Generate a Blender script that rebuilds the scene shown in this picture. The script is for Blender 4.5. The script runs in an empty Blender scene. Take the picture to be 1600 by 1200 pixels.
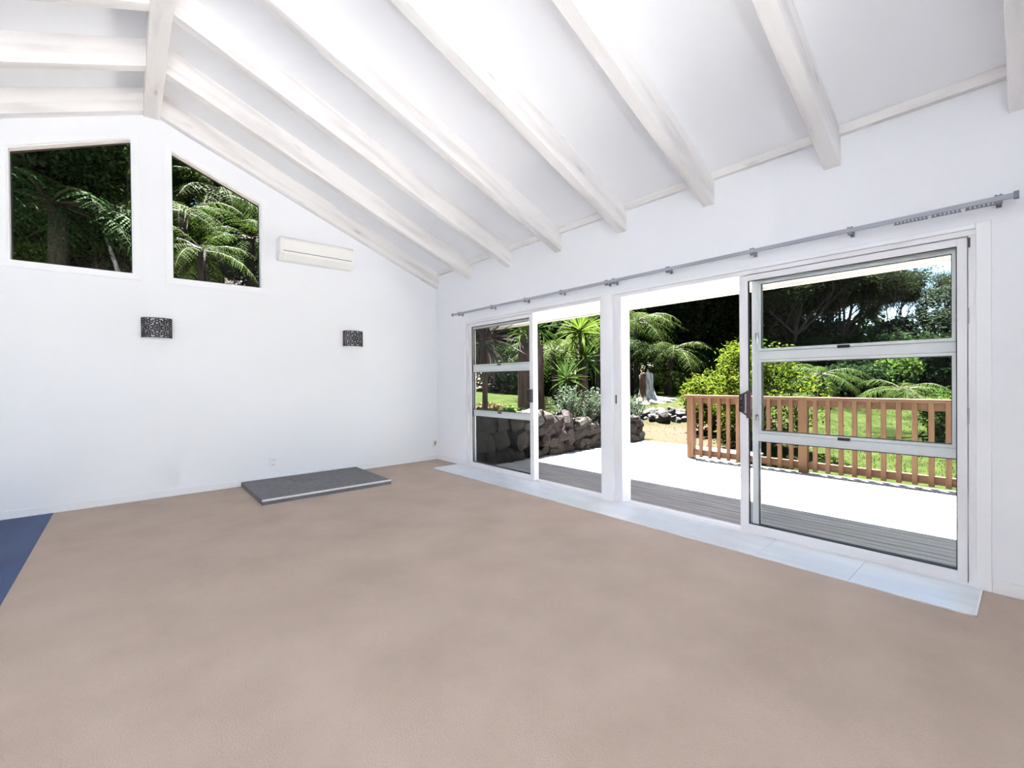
import bpy, math, random
import numpy as np
from mathutils import Vector, Matrix, Quaternion
from mathutils.geometry import tessellate_polygon

scn = bpy.context.scene
col = scn.collection
rnd = random.Random(7)
PI = math.pi

# ------------------------------------------------------------------ camera
F_PX, YAW, PITCH, ROLL = 698.38, 0.7104, 0.0075, -0.0096
CAM = Vector((-3.6253, -5.9937, 1.2))
FW = Vector((math.sin(YAW) * math.cos(PITCH), math.cos(YAW) * math.cos(PITCH), -math.sin(PITCH)))
_r = Vector((math.cos(YAW), -math.sin(YAW), 0))
_u = _r.cross(FW)
RT = _r * math.cos(ROLL) + _u * math.sin(ROLL)
UP = _u * math.cos(ROLL) - _r * math.sin(ROLL)
cd = bpy.data.cameras.new('camera')
cd.sensor_width = 36
cd.lens = F_PX / 1600 * 36
cd.clip_start = 0.05
cd.clip_end = 300
cam = bpy.data.objects.new('camera', cd)
col.objects.link(cam)
m = Matrix.Identity(4)
for i in range(3):
    m[i][0], m[i][1], m[i][2], m[i][3] = RT[i], UP[i], -FW[i], CAM[i]
cam.matrix_world = m
scn.camera = cam

# ------------------------------------------------------------------ sky, sun, exposure
SUN_TO = Vector((0.147, 0.261, 1.0)).normalized()
world = bpy.data.worlds.new('sky')
scn.world = world
world.use_nodes = True
wn = world.node_tree.nodes
bg = wn['Background']
sky = wn.new('ShaderNodeTexSky')
sky.sky_type = 'NISHITA'
sky.sun_disc = False
sky.sun_elevation = math.asin(SUN_TO.z)
sky.sun_rotation = math.atan2(SUN_TO.x, SUN_TO.y)
sky.dust_density = 0.2
sky.air_density = 1.0
sky.ozone_density = 1.0
world.node_tree.links.new(sky.outputs[0], bg.inputs[0])
bg.inputs[1].default_value = 0.105
sd = bpy.data.lights.new('sun', 'SUN')
sd.energy = 36.0
sd.angle = math.radians(0.55)
sd.color = (1.0, 0.98, 0.965)
sun = bpy.data.objects.new('sun', sd)
col.objects.link(sun)
sun.rotation_euler = SUN_TO.to_track_quat('Z', 'Y').to_euler()
sun.location = (0, 0, 12)
scn.view_settings.view_transform = 'Standard'
scn.view_settings.look = 'None'
scn.view_settings.gamma = 1
scn.view_settings.use_curve_mapping = False
scn.view_settings.exposure = 2.1
scn.cycles.max_bounces = 14
scn.cycles.diffuse_bounces = 10
scn.cycles.transparent_max_bounces = 16
scn.cycles.sample_clamp_indirect = 12


# ------------------------------------------------------------------ materials
def new_mat(name):
    mt = bpy.data.materials.new(name)
    mt.use_nodes = True
    nt = mt.node_tree
    return mt, nt, nt.nodes, nt.links, nt.nodes['Principled BSDF']


def ramp(nd, stops):
    r = nd.new('ShaderNodeValToRGB')
    e = r.color_ramp.elements
    while len(e) < len(stops):
        e.new(0.5)
    for k, (p, c) in enumerate(stops):
        e[k].position = p
        e[k].color = (*c, 1)
    return r


def mat(name, c1, c2=None, scale=5.0, rough=0.6, stretch=(1, 1, 1), bump=0.0, bscale=None, spec=0.5,
        metal=0.0, detail=4.0, lo=0.35, hi=0.65, coords='Object', rand=False, coat=0.0):
    mt, nt, nd, lk, b = new_mat(name)
    b.inputs['Roughness'].default_value = rough
    b.inputs['Metallic'].default_value = metal
    b.inputs['Specular IOR Level'].default_value = spec
    b.inputs['Coat Weight'].default_value = coat
    b.inputs['Base Color'].default_value = (*c1, 1)
    if c2 is None and not bump:
        return mt
    tc = nd.new('ShaderNodeTexCoord')
    mp = nd.new('ShaderNodeMapping')
    mp.inputs['Scale'].default_value = stretch
    lk.new(tc.outputs[coords], mp.inputs[0])
    if rand:
        oi = nd.new('ShaderNodeObjectInfo')
        ml = nd.new('ShaderNodeMath')
        ml.operation = 'MULTIPLY'
        ml.inputs[1].default_value = 37.0
        lk.new(oi.outputs['Random'], ml.inputs[0])
        lk.new(ml.outputs[0], mp.inputs['Location'])
    if c2 is not None:
        n = nd.new('ShaderNodeTexNoise')
        n.inputs['Scale'].default_value = scale
        n.inputs['Detail'].default_value = detail
        lk.new(mp.outputs[0], n.inputs[0])
        r = ramp(nd, [(lo, c1), (hi, c2)])
        lk.new(n.outputs[0], r.inputs[0])
        lk.new(r.outputs[0], b.inputs['Base Color'])
    if bump:
        n2 = nd.new('ShaderNodeTexNoise')
        n2.inputs['Scale'].default_value = bscale or scale * 4
        n2.inputs['Detail'].default_value = 6
        lk.new(mp.outputs[0], n2.inputs[0])
        bp = nd.new('ShaderNodeBump')
        bp.inputs['Strength'].default_value = bump
        bp.inputs['Distance'].default_value = 0.02
        lk.new(n2.outputs[0], bp.inputs['Height'])
        lk.new(bp.outputs[0], b.inputs['Normal'])
    return mt


def leaf_mat(name, c1, c2, trans=0.3, rough=0.45, c3=None, spec=0.015):
    mt, nt, nd, lk, b = new_mat(name)
    g = nd.new('ShaderNodeNewGeometry')
    st = [(0.0, c1), (1.0, c2)] if c3 is None else [(0.0, c1), (0.6, c2), (1.0, c3)]
    r = ramp(nd, st)
    lk.new(g.outputs['Random Per Island'], r.inputs[0])
    lk.new(r.outputs[0], b.inputs['Base Color'])
    b.inputs['Roughness'].default_value = max(rough, 0.65)
    b.inputs['Specular IOR Level'].default_value = spec
    t = nd.new('ShaderNodeBsdfTranslucent')
    lk.new(r.outputs[0], t.inputs[0])
    mx = nd.new('ShaderNodeMixShader')
    mx.inputs[0].default_value = trans
    lk.new(b.outputs[0], mx.inputs[1])
    lk.new(t.outputs[0], mx.inputs[2])
    lk.new(mx.outputs[0], nd['Material Output'].inputs[0])
    return mt


def glass_mat():
    mt, nt, nd, lk, b = new_mat('clear glass')
    tr = nd.new('ShaderNodeBsdfTransparent')
    tr.inputs[0].default_value = (0.95, 0.965, 0.96, 1)
    gl = nd.new('ShaderNodeBsdfGlossy')
    gl.inputs['Roughness'].default_value = 0.0
    lw = nd.new('ShaderNodeLayerWeight')
    lw.inputs[0].default_value = 0.5
    pw = nd.new('ShaderNodeMath')
    pw.operation = 'POWER'
    pw.inputs[1].default_value = 4.5
    lk.new(lw.outputs['Facing'], pw.inputs[0])
    fr = nd.new('ShaderNodeMath')
    fr.operation = 'MULTIPLY_ADD'
    fr.inputs[1].default_value = 0.35
    fr.inputs[2].default_value = 0.004
    lk.new(pw.outputs[0], fr.inputs[0])
    mx = nd.new('ShaderNodeMixShader')
    lk.new(fr.outputs[0], mx.inputs[0])
    lk.new(tr.outputs[0], mx.inputs[1])
    lk.new(gl.outputs[0], mx.inputs[2])
    lk.new(mx.outputs[0], nd['Material Output'].inputs[0])
    return mt


def whitewash_mat():
    """pale limed timber: soft grey streaks along X, a few darker knots"""
    mt, nt, nd, lk, b = new_mat('limewashed timber')
    tc = nd.new('ShaderNodeTexCoord')
    oi = nd.new('ShaderNodeObjectInfo')
    ml = nd.new('ShaderNodeMath')
    ml.operation = 'MULTIPLY'
    ml.inputs[1].default_value = 53.0
    lk.new(oi.outputs['Random'], ml.inputs[0])
    mp = nd.new('ShaderNodeMapping')
    mp.inputs['Scale'].default_value = (0.55, 4.5, 4.5)
    lk.new(tc.outputs['Object'], mp.inputs[0])
    lk.new(ml.outputs[0], mp.inputs['Location'])
    n = nd.new('ShaderNodeTexNoise')
    n.inputs['Scale'].default_value = 2.2
    n.inputs['Detail'].default_value = 5
    lk.new(mp.outputs[0], n.inputs[0])
    r = ramp(nd, [(0.34, (0.72, 0.695, 0.69)), (0.5, (0.83, 0.81, 0.80)), (0.7, (0.87, 0.85, 0.84))])
    lk.new(n.outputs[0], r.inputs[0])
    mp2 = nd.new('ShaderNodeMapping')
    mp2.inputs['Scale'].default_value = (1.0, 3.2, 3.2)
    lk.new(tc.outputs['Object'], mp2.inputs[0])
    lk.new(ml.outputs[0], mp2.inputs['Location'])
    v = nd.new('ShaderNodeTexVoronoi')
    v.inputs['Scale'].default_value = 1.6
    lk.new(mp2.outputs[0], v.inputs[0])
    r2 = ramp(nd, [(0.02, (0.72, 0.71, 0.73)), (0.12, (1, 1, 1))])
    lk.new(v.outputs['Distance'], r2.inputs[0])
    mx = nd.new('ShaderNodeMix')
    mx.data_type = 'RGBA'
    mx.blend_type = 'MULTIPLY'
    mx.inputs[0].default_value = 1.0
    lk.new(r.outputs[0], mx.inputs[6])
    lk.new(r2.outputs[0], mx.inputs[7])
    lk.new(mx.outputs[2], b.inputs['Base Color'])
    b.inputs['Roughness'].default_value = 0.65
    n3 = nd.new('ShaderNodeTexNoise')
    n3.inputs['Scale'].default_value = 30
    lk.new(mp.outputs[0], n3.inputs[0])
    bp = nd.new('ShaderNodeBump')
    bp.inputs['Strength'].default_value = 0.25
    bp.inputs['Distance'].default_value = 0.01
    lk.new(n3.outputs[0], bp.inputs['Height'])
    lk.new(bp.outputs[0], b.inputs['Normal'])
    return mt


def lawn_mat():
    mt, nt, nd, lk, b = new_mat('mown grass with dry patches')
    tc = nd.new('ShaderNodeTexCoord')
    n = nd.new('ShaderNodeTexNoise')
    n.inputs['Scale'].default_value = 5.0
    n.inputs['Detail'].default_value = 8
    lk.new(tc.outputs['Object'], n.inputs[0])
    r = ramp(nd, [(0.3, (0.0075, 0.011, 0.0028)), (0.55, (0.0135, 0.0185, 0.0046)), (0.75, (0.021, 0.023, 0.0072))])
    lk.new(n.outputs[0], r.inputs[0])
    # worn straw-coloured path beside the deck
    vm = nd.new('ShaderNodeVectorMath')
    vm.operation = 'DISTANCE'
    vm.inputs[1].default_value = (6.1, -0.7, 0.1)
    lk.new(tc.outputs['Object'], vm.inputs[0])
    n2 = nd.new('ShaderNodeTexNoise')
    n2.inputs['Scale'].default_value = 2.6
    n2.inputs['Detail'].default_value = 6
    lk.new(tc.outputs['Object'], n2.inputs[0])
    ma = nd.new('ShaderNodeMath')
    ma.operation = 'MULTIPLY_ADD'
    ma.inputs[1].default_value = 3.4
    lk.new(n2.outputs[0], ma.inputs[0])
    lk.new(vm.outputs['Value'], ma.inputs[2])
    r2 = ramp(nd, [(0.0, (1, 1, 1)), (1.0, (0, 0, 0))])
    mr = nd.new('ShaderNodeMapRange')
    mr.inputs[1].default_value = 2.6
    mr.inputs[2].default_value = 4.4
    lk.new(ma.outputs[0], mr.inputs[0])
    lk.new(mr.outputs[0], r2.inputs[0])
    mx = nd.new('ShaderNodeMix')
    mx.data_type = 'RGBA'
    lk.new(r2.outputs[0], mx.inputs[0])
    lk.new(r.outputs[0], mx.inputs[6])
    mx.inputs[7].default_value = (0.0245, 0.0195, 0.0135, 1)
    lk.new(mx.outputs[2], b.inputs['Base Color'])
    b.inputs['Roughness'].default_value = 0.9
    b.inputs['Specular IOR Level'].default_value = 0.01
    n3 = nd.new('ShaderNodeTexNoise')
    n3.inputs['Scale'].default_value = 45
    n3.inputs['Detail'].default_value = 6
    lk.new(tc.outputs['Object'], n3.inputs[0])
    bp = nd.new('ShaderNodeBump')
    bp.inputs['Strength'].default_value = 0.45
    bp.inputs['Distance'].default_value = 0.03
    lk.new(n3.outputs[0], bp.inputs['Height'])
    lk.new(bp.outputs[0], b.inputs['Normal'])
    return mt


M = {}
M['wall'] = mat('white wall paint', (0.845, 0.862, 0.90), rough=0.75, bump=0.05, bscale=90, spec=0.25)
M['ceiling'] = mat('white ceiling paint', (0.90, 0.915, 0.945), rough=0.8, spec=0.2)
M['trim'] = mat('white gloss trim paint', (0.85, 0.865, 0.895), rough=0.4)
M['timber'] = whitewash_mat()
M['carpet'] = mat('beige cut pile carpet', (0.44, 0.358, 0.302), (0.51, 0.42, 0.358), scale=2.2, rough=0.95, bump=0.35, bscale=140, spec=0.05, lo=0.3, hi=0.7, detail=8)
M['blue'] = mat('blue vinyl floor', (0.022, 0.05, 0.14), (0.034, 0.07, 0.18), scale=1.2, rough=0.5, stretch=(4, 1, 1), spec=0.25)
M['pale_floor'] = mat('pale bounce floor', (0.72, 0.71, 0.69), (0.76, 0.75, 0.73), scale=2, rough=0.6)  # unseen rear floor, pale so that it bounces daylight into the room
M['tile'] = mat('blue grey slate tile', (0.62, 0.66, 0.71), (0.70, 0.74, 0.79), scale=1.6, rough=0.28, stretch=(6, 1.2, 1), spec=0.55, bump=0.06, bscale=20, rand=True)
M['grout'] = mat('grey grout', (0.36, 0.37, 0.4), rough=0.9)
M['hearth'] = mat('charcoal hearth tile', (0.125, 0.125, 0.14), (0.165, 0.165, 0.18), scale=14, rough=0.7, bump=0.1, bscale=60)
M['alu_trim'] = mat('brushed aluminium strip', (0.82, 0.83, 0.85), rough=0.3, metal=0.3)
M['alu'] = mat('white powder coated aluminium', (0.80, 0.80, 0.83), rough=0.35)
M['gasket'] = mat('black rubber gasket', (0.015, 0.015, 0.018), rough=0.6)
M['black'] = mat('black plastic', (0.03, 0.025, 0.03), rough=0.35)
M['maroon'] = mat('dark maroon grip', (0.09, 0.045, 0.05), rough=0.35)
M['chrome'] = mat('dull chrome', (0.55, 0.56, 0.58), rough=0.25, metal=1.0)
M['rail'] = mat('grey enamelled rail', (0.36, 0.38, 0.44), rough=0.35)
M['railclip'] = mat('dark grey clip plastic', (0.2, 0.21, 0.25), rough=0.5)
M['iron'] = mat('dark pierced metal', (0.03, 0.028, 0.035), rough=0.45, metal=0.3)
M['diffuser'] = mat('pale lamp lining', (0.85, 0.85, 0.87), rough=0.6)
M['ac'] = mat('off white heat pump plastic', (0.86, 0.855, 0.83), rough=0.4)
M['socket'] = mat('white socket plastic', (0.84, 0.845, 0.85), rough=0.35)
M['cream'] = mat('aged cream plastic', (0.62, 0.55, 0.45), rough=0.45)
M['glass'] = glass_mat()
M['deck'] = mat('weathered grey decking', (0.2375, 0.2242, 0.2157), (0.3182, 0.304, 0.2945), scale=3, rough=0.75, stretch=(8, 0.8, 8), bump=0.2, bscale=20, rand=True, spec=0.12)
M['joist'] = mat('dark bearer timber', (0.06, 0.05, 0.04), rough=0.9)
M['pine'] = mat('orange brown treated pine', (0.08437, 0.04371, 0.02343), (0.1125, 0.06246, 0.03436), scale=3, rough=0.6, stretch=(5, 5, 0.8), rand=True, bump=0.15, bscale=16, spec=0.12)
M['pine_y'] = mat('orange brown treated pine rail', (0.08119, 0.04219, 0.02343), (0.1093, 0.06093, 0.03592), scale=3, rough=0.6, stretch=(5, 0.8, 5), rand=True, bump=0.15, bscale=16, spec=0.12)
M['soffit'] = mat('cream soffit paint', (0.66, 0.64, 0.60), rough=0.7)
M['roof'] = mat('grey roofing', (0.2, 0.2, 0.21), rough=0.6)
M['concrete'] = mat('pale patio concrete', (0.40, 0.395, 0.385), (0.46, 0.455, 0.445), scale=3, rough=0.85)
M['stone'] = mat('lichened basalt', (0.007654, 0.006379, 0.005527), (0.03191, 0.02637, 0.02253), scale=6, rough=0.9, bump=0.9, bscale=16, rand=True, detail=8, spec=0.12)
M['stone_pale'] = mat('pale weathered rock', (0.01681, 0.01561, 0.01441), (0.06243, 0.06003, 0.05642), scale=6, rough=0.9, bump=0.9, bscale=16, rand=True, detail=8, spec=0.12)
M['soil'] = mat('dark garden soil', (0.03, 0.022, 0.016), (0.06, 0.045, 0.03), scale=8, rough=0.95, bump=0.8, bscale=20, spec=0.12)
M['litter'] = mat('leaf litter', (0.018, 0.013, 0.008), (0.05, 0.036, 0.02), scale=5, rough=0.95, bump=0.9, bscale=15, spec=0.12)
M['lawn'] = lawn_mat()
M['bark'] = mat('brown ridged bark', (0.03101, 0.02128, 0.01596), (0.07977, 0.05495, 0.04165), scale=5, rough=0.9, stretch=(3, 3, 0.5), bump=0.8, bscale=14, rand=True, spec=0.12)
M['bark_grey'] = mat('grey mottled bark', (0.1453, 0.1291, 0.113), (0.3876, 0.3631, 0.3388), scale=5, rough=0.9, stretch=(3, 3, 0.7), bump=0.8, bscale=14, detail=8, spec=0.12)
M['bark_dark'] = mat('dark fibrous trunk', (0.0096, 0.0072, 0.0056), (0.032, 0.024, 0.0176), scale=8, rough=0.95, stretch=(3, 3, 0.6), bump=1.0, bscale=22, spec=0.12)
M['heartwood'] = mat('brown decayed heartwood', (0.0584, 0.03338, 0.02085), (0.1251, 0.07509, 0.05005), scale=6, rough=0.9, stretch=(3, 3, 0.5), bump=0.7, bscale=12, spec=0.12)
M['frond'] = leaf_mat('fern frond green', (0.01382, 0.02667, 0.004001), (0.02762, 0.04244, 0.007279), 0.35)
M['frond_dark'] = leaf_mat('deep fern green', (0.008167, 0.02041, 0.0049), (0.02041, 0.04083, 0.008987), 0.3)
M['rachis'] = mat('brown frond stalk', (0.0245, 0.01925, 0.00875), rough=0.6, spec=0.12)
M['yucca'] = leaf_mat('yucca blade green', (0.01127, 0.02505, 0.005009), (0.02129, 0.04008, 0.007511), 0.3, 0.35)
M['yucca_lit'] = leaf_mat('sunlit yellow green yucca blade', (0.02755, 0.04758, 0.006262), (0.04008, 0.06008, 0.008763), 0.4, 0.35)  # brighter copy of the yucca green, sunlight put into the colour
M['purple'] = leaf_mat('purple bronze cordyline blade', (0.02861, 0.02027, 0.02139), (0.0572, 0.04146, 0.04012), 0.15, 0.28)
M['bush'] = leaf_mat('yellow green bush leaf', (0.01838, 0.03402, 0.003266), (0.03675, 0.05444, 0.0049), 0.35, 0.4, (0.0698, 0.07486, 0.006803))
M['herb'] = leaf_mat('grey green herb leaf', (0.02053, 0.03695, 0.02053), (0.04106, 0.06156, 0.03695), 0.25, 0.5, (0.06976, 0.0903, 0.06573))
M['kanuka'] = leaf_mat('olive manuka leaf', (0.005525, 0.009666, 0.003453), (0.01381, 0.01898, 0.006214), 0.25, 0.5, (0.02589, 0.02935, 0.01036))
M['dark_leaf'] = leaf_mat('dark forest leaf', (0.004484, 0.009864, 0.003587), (0.01165, 0.02242, 0.006278), 0.25, 0.4)
M['grey_leaf'] = leaf_mat('silvery green leaf', (0.01252, 0.01878, 0.01127), (0.02755, 0.03756, 0.02254), 0.25, 0.4)
M['bank_leaf'] = leaf_mat('forest leaf green', (0.007955, 0.01988, 0.004419), (0.02209, 0.04419, 0.007071), 0.35, 0.4, (0.05304, 0.07955, 0.01105))
M['brown_leaf'] = leaf_mat('dry brown leaf', (0.01794, 0.01345, 0.009864), (0.04931, 0.03811, 0.03139), 0.2, 0.5)
M['orange_leaf'] = leaf_mat('orange and green leaf', (0.01753, 0.02505, 0.007511), (0.06008, 0.03756, 0.01503), 0.25, 0.4, (0.0801, 0.05009, 0.02755))
M['pink_flower'] = leaf_mat('mauve flower petal', (0.03485, 0.02395, 0.03266), (0.06098, 0.04355, 0.05664), 0.25, 0.5)
M['white_flower'] = leaf_mat('white flower petal', (0.1921, 0.1921, 0.1858), (0.2402, 0.2402, 0.2306), 0.3, 0.5)
M['grass'] = leaf_mat('grass blade', (0.01427, 0.0226, 0.005228), (0.02615, 0.03565, 0.009511), 0.3, 0.5, (0.04043, 0.03804, 0.01664))


# ------------------------------------------------------------------ mesh helpers
class MB:
    def __init__(s):
        s.v, s.f = [], []

    def add(s, vs, fs):
        o = len(s.v)
        s.v += [tuple(p) for p in vs]
        s.f += [tuple(i + o for i in q) for q in fs]
        return s

    def box(s, x0, x1, y0, y1, z0, z1):
        x0, x1 = min(x0, x1), max(x0, x1)
        y0, y1 = min(y0, y1), max(y0, y1)
        z0, z1 = min(z0, z1), max(z0, z1)
        return s.add([(x, y, z) for x in (x0, x1) for y in (y0, y1) for z in (z0, z1)],
                     [(0, 1, 3, 2), (4, 6, 7, 5), (0, 4, 5, 1), (2, 3, 7, 6), (0, 2, 6, 4), (1, 5, 7, 3)])

    def tube(s, path, rad, n=8, cap=True):
        path = [Vector(p) for p in path]
        if not hasattr(rad, '__len__'):
            rad = [rad] * len(path)
        o = len(s.v)
        t0 = (path[1] - path[0]).normalized()
        ref = Vector((0, 0, 1)) if abs(t0.z) < 0.9 else Vector((1, 0, 0))
        a = t0.cross(ref).normalized()
        for k, p in enumerate(path):
            t = (path[min(k + 1, len(path) - 1)] - path[max(k - 1, 0)]).normalized()
            a = (a - t * a.dot(t)).normalized()
            b = t.cross(a)
            for j in range(n):
                an = 2 * PI * j / n
                s.v.append(tuple(p + (a * math.cos(an) + b * math.sin(an)) * rad[k]))
        for k in range(len(path) - 1):
            for j in range(n):
                j2 = (j + 1) % n
                s.f.append((o + k * n + j, o + k * n + j2, o + (k + 1) * n + j2, o + (k + 1) * n + j))
        if cap:
            s.f.append(tuple(o + j for j in reversed(range(n))))
            e = o + (len(path) - 1) * n
            s.f.append(tuple(e + j for j in range(n)))
        return s

    def prism(s, loops, fn, d0, d1):
        """polygon with holes (2D loops) extruded between depths d0 and d1; fn(a, b, d) -> xyz"""
        flat = [p for lp in loops for p in lp]
        tri = tessellate_polygon([[Vector((a, b, 0)) for a, b in lp] for lp in loops])
        n = len(flat)
        vs = [fn(a, b, d0) for a, b in flat] + [fn(a, b, d1) for a, b in flat]
        fs = [tuple(t) for t in tri] + [tuple(i + n for i in reversed(t)) for t in tri]
        o = 0
        for lp in loops:
            k = len(lp)
            for i in range(k):
                j = (i + 1) % k
                fs.append((o + i, o + j, o + j + n, o + i + n))
            o += k
        return s.add(vs, fs)

    def mesh(s, name, m):
        me = bpy.data.meshes.new(name)
        me.from_pydata(s.v, [], s.f)
        import bmesh
        bm = bmesh.new()
        bm.from_mesh(me)
        bmesh.ops.recalc_face_normals(bm, faces=bm.faces)
        bm.to_mesh(me)
        bm.free()
        me.materials.append(M[m])
        return me

    def build(s, name, m, parent=None, smooth=False, bevel=0.0, loc=None, rot=None):
        me = s.mesh(name, m)
        if smooth:
            for p in me.polygons:
                p.use_smooth = True
        o = place(name, me, parent, loc, rot)
        if bevel:
            md = o.modifiers.new('soft_edges', 'BEVEL')
            md.width = bevel
            md.segments = 2
            md.limit_method = 'ANGLE'
        return o


def place(name, me, parent=None, loc=None, rot=None, scale=None):
    o = bpy.data.objects.new(name, me)
    col.objects.link(o)
    if parent:
        o.parent = parent
    if loc is not None:
        o.location = loc
    if rot is not None:
        if isinstance(rot, Quaternion):
            o.rotation_euler = rot.to_euler()
        else:
            o.rotation_euler = rot
    if scale is not None:
        o.scale = scale if hasattr(scale, '__len__') else (scale,) * 3
    return o


def empty(name, loc=(0, 0, 0), rz=0.0):
    o = bpy.data.objects.new(name, None)
    o.empty_display_size = 0.1
    col.objects.link(o)
    o.location = loc
    o.rotation_euler = (0, 0, rz)
    return o


def tag(o, label, cat=None, group=None, kind=None):
    o['label'] = label
    if cat:
        o['category'] = cat
    if group:
        o['group'] = group
    if kind:
        o['kind'] = kind
    return o


def struct(o, label):
    return tag(o, label, None, None, 'structure')


def np_mesh(name, verts, quads, m, smooth=False):
    me = bpy.data.meshes.new(name)
    verts = np.asarray(verts, np.float32)
    quads = np.asarray(quads, np.int32)
    me.vertices.add(len(verts))
    me.vertices.foreach_set('co', verts.ravel())
    k = quads.shape[1]
    me.loops.add(quads.size)
    me.loops.foreach_set('vertex_index', quads.ravel())
    me.polygons.add(len(quads))
    me.polygons.foreach_set('loop_start', np.arange(len(quads), dtype=np.int32) * k)
    me.update(calc_edges=True)
    if smooth:
        me.polygons.foreach_set('use_smooth', np.ones(len(quads), bool))
    me.materials.append(M[m])
    return me


def copy_tree(o, parent=None):
    c = o.copy()
    col.objects.link(c)
    if parent:
        c.parent = parent
    for ch in list(o.children):
        copy_tree(ch, c)
    return c


# ------------------------------------------------------------------ pixel -> world (direction only; distance comes from what is touched)
def ray(u, v=595.0):
    return FW + RT * ((u - 800) / F_PX) - UP * ((v - 600) / F_PX)


def at_depth(u, d):
    """ground position on the sight line of column u at forward distance d"""
    r = ray(u)
    p = CAM + r * d
    return p.x, p.y


def at_y(u, y):
    r = ray(u)
    p = CAM + r * ((y - CAM.y) / r.y)
    return p.x, y


def z_of(u, v, x, y):
    r = ray(u, v)
    d = ((x - CAM.x) * r.x + (y - CAM.y) * r.y) / (r.x ** 2 + r.y ** 2)
    return CAM.z + r.z * d


def smooth(a, b, t):
    t = min(max((t - a) / (b - a), 0.0), 1.0)
    return t * t * (3 - 2 * t)


# ------------------------------------------------------------------ room shell
RIDGE_X, LEFT_X, BACK_Y = -3.4, -6.8, -10.4
SL = 0.411


def z_raft(x):
    return 2.615 + SL * min(-x, x - 2 * RIDGE_X)


def z_ceil(x):
    return 2.853 + SL * min(-x, x - 2 * RIDGE_X)


fl = MB().box(-4.165, 0.0, -7.3, 0.0, -0.12, 0.0).build('floor', 'carpet')
struct(fl, 'beige cut-pile carpet covering the floor of the room')
fr_ = MB().box(LEFT_X, 0.0, BACK_Y, -7.3, -0.12, 0.001).box(LEFT_X, -4.165, -7.3, -5.3, -0.12, 0.001).build('floor_rear', 'pale_floor')
struct(fr_, 'unseen rear floor behind the camera, made pale to bounce daylight')
fb = MB().box(LEFT_X, -4.165, -5.3, 0.0, -0.12, 0.002).build('floor_left', 'blue')
struct(fb, 'dark blue hard floor along the left edge of the carpet')

# end wall with its two raked windows
WIN = [  # (inner opening corners) left and right window: xl, xr, z bottom, z top at xl, z top at xr
    (-4.425, -3.560, 2.323, 3.347, 3.712),
    (-3.250, -2.389, 2.323, 3.695, 3.342)]


def win_loop(w, g=0.0):
    xl, xr, zb, tl, tr = w
    return [(xl - g, zb - g), (xr + g, zb - g), (xr + g, tr + g), (xl - g, tl + g)]


gable = [(LEFT_X - 0.15, -0.12), (0.0, -0.12), (0.0, z_ceil(0) + 0.02), (RIDGE_X, z_ceil(RIDGE_X) + 0.02), (LEFT_X - 0.15, z_ceil(LEFT_X) + 0.02)]
wb = MB().prism([gable] + [win_loop(w) for w in WIN], lambda a, b, d: (a, d, b), 0.0, 0.14).build('wall_back', 'wall')
struct(wb, 'white gabled end wall with two raked windows')

# window wall
D0, D1, DT = -0.777, -5.790, 2.03
wr = MB().prism([[(BACK_Y, -0.12), (0.14, -0.12), (0.14, 2.86), (BACK_Y, 2.86)], [(D1, 0.0), (D0, 0.0), (D0, DT), (D1, DT)]],
                lambda a, b, d: (d, a, b), 0.0, 0.14).build('wall_right', 'wall')
struct(wr, 'white wall holding the sliding doors to the deck')
# unseen sides of the open-plan room: solid left wall, rear opening added for daylight
wl = MB().prism([[(BACK_Y, -0.12), (0.14, -0.12), (0.14, 2.86), (BACK_Y, 2.86)]],
                lambda a, b, d: (d, a, b), LEFT_X - 0.14, LEFT_X).build('wall_left', 'wall')
struct(wl, 'white wall on the left side of the room')
gb = [(x, z) for x, z in gable]
wf = MB().prism([gb, [(-6.4, 0.0), (-0.5, 0.0), (-0.5, 2.5), (RIDGE_X, 3.6), (-6.4, 2.5)]],
                lambda a, b, d: (a, d, b), BACK_Y - 0.14, BACK_Y).build('wall_front', 'wall')
struct(wf, 'white gabled wall behind the camera with a wide opening added for daylight')

ws = MB().prism([[(-3.0, -0.12), (0.0, -0.12), (0.0, z_ceil(0)), (-3.0, z_ceil(-3.0))]], lambda a, b, d: (a, d, b), -6.9, -6.75).build('added_return_wall', 'wall')  # unseen wall added to shade the near end of the door wall
struct(ws, 'short white return wall added behind the camera to shade the door side')

# baseboards
struct(MB().box(LEFT_X, 0, -0.014, 0, 0, 0.075).build('baseboard_back', 'trim', bevel=0.004), 'white skirting along the end wall')
bbr = empty('baseboard_right')
struct(bbr, 'white skirting along the sliding door wall')
MB().box(-0.014, 0, -0.72, -0.014, 0, 0.075).build('skirting', 'trim', bbr, bevel=0.004)
MB().box(-0.014, 0, BACK_Y, -5.85, 0, 0.075).build('skirting', 'trim', bbr, bevel=0.004)

# ceiling: panels, rafters, ridge beam, blocking
SKY_X, SKY_Y = (-5.6, -4.0), (-9.3, -6.9)     # invented roof light, added to brighten the room


def strip(mb, xs, zb, zt, y0, y1):
    """slab under a pitched profile: zb/zt give its underside and top at each x"""
    lp = [(x_, zb(x_)) for x_ in xs] + [(x_, zt(x_)) for x_ in reversed(xs)]
    return mb.prism([lp], lambda a, b, d: (a, d, b), y0, y1)


def pitched(xl, xr, zb, zt, y0, y1):
    mb = MB()
    strip(mb, [xr, RIDGE_X, xl], zb, zt, y0, SKY_Y[0])
    strip(mb, [xr, RIDGE_X, SKY_X[1]], zb, zt, *SKY_Y)
    strip(mb, [SKY_X[0], xl], zb, zt, *SKY_Y)
    strip(mb, [xr, RIDGE_X, xl], zb, zt, SKY_Y[1], y1)
    return mb


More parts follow.
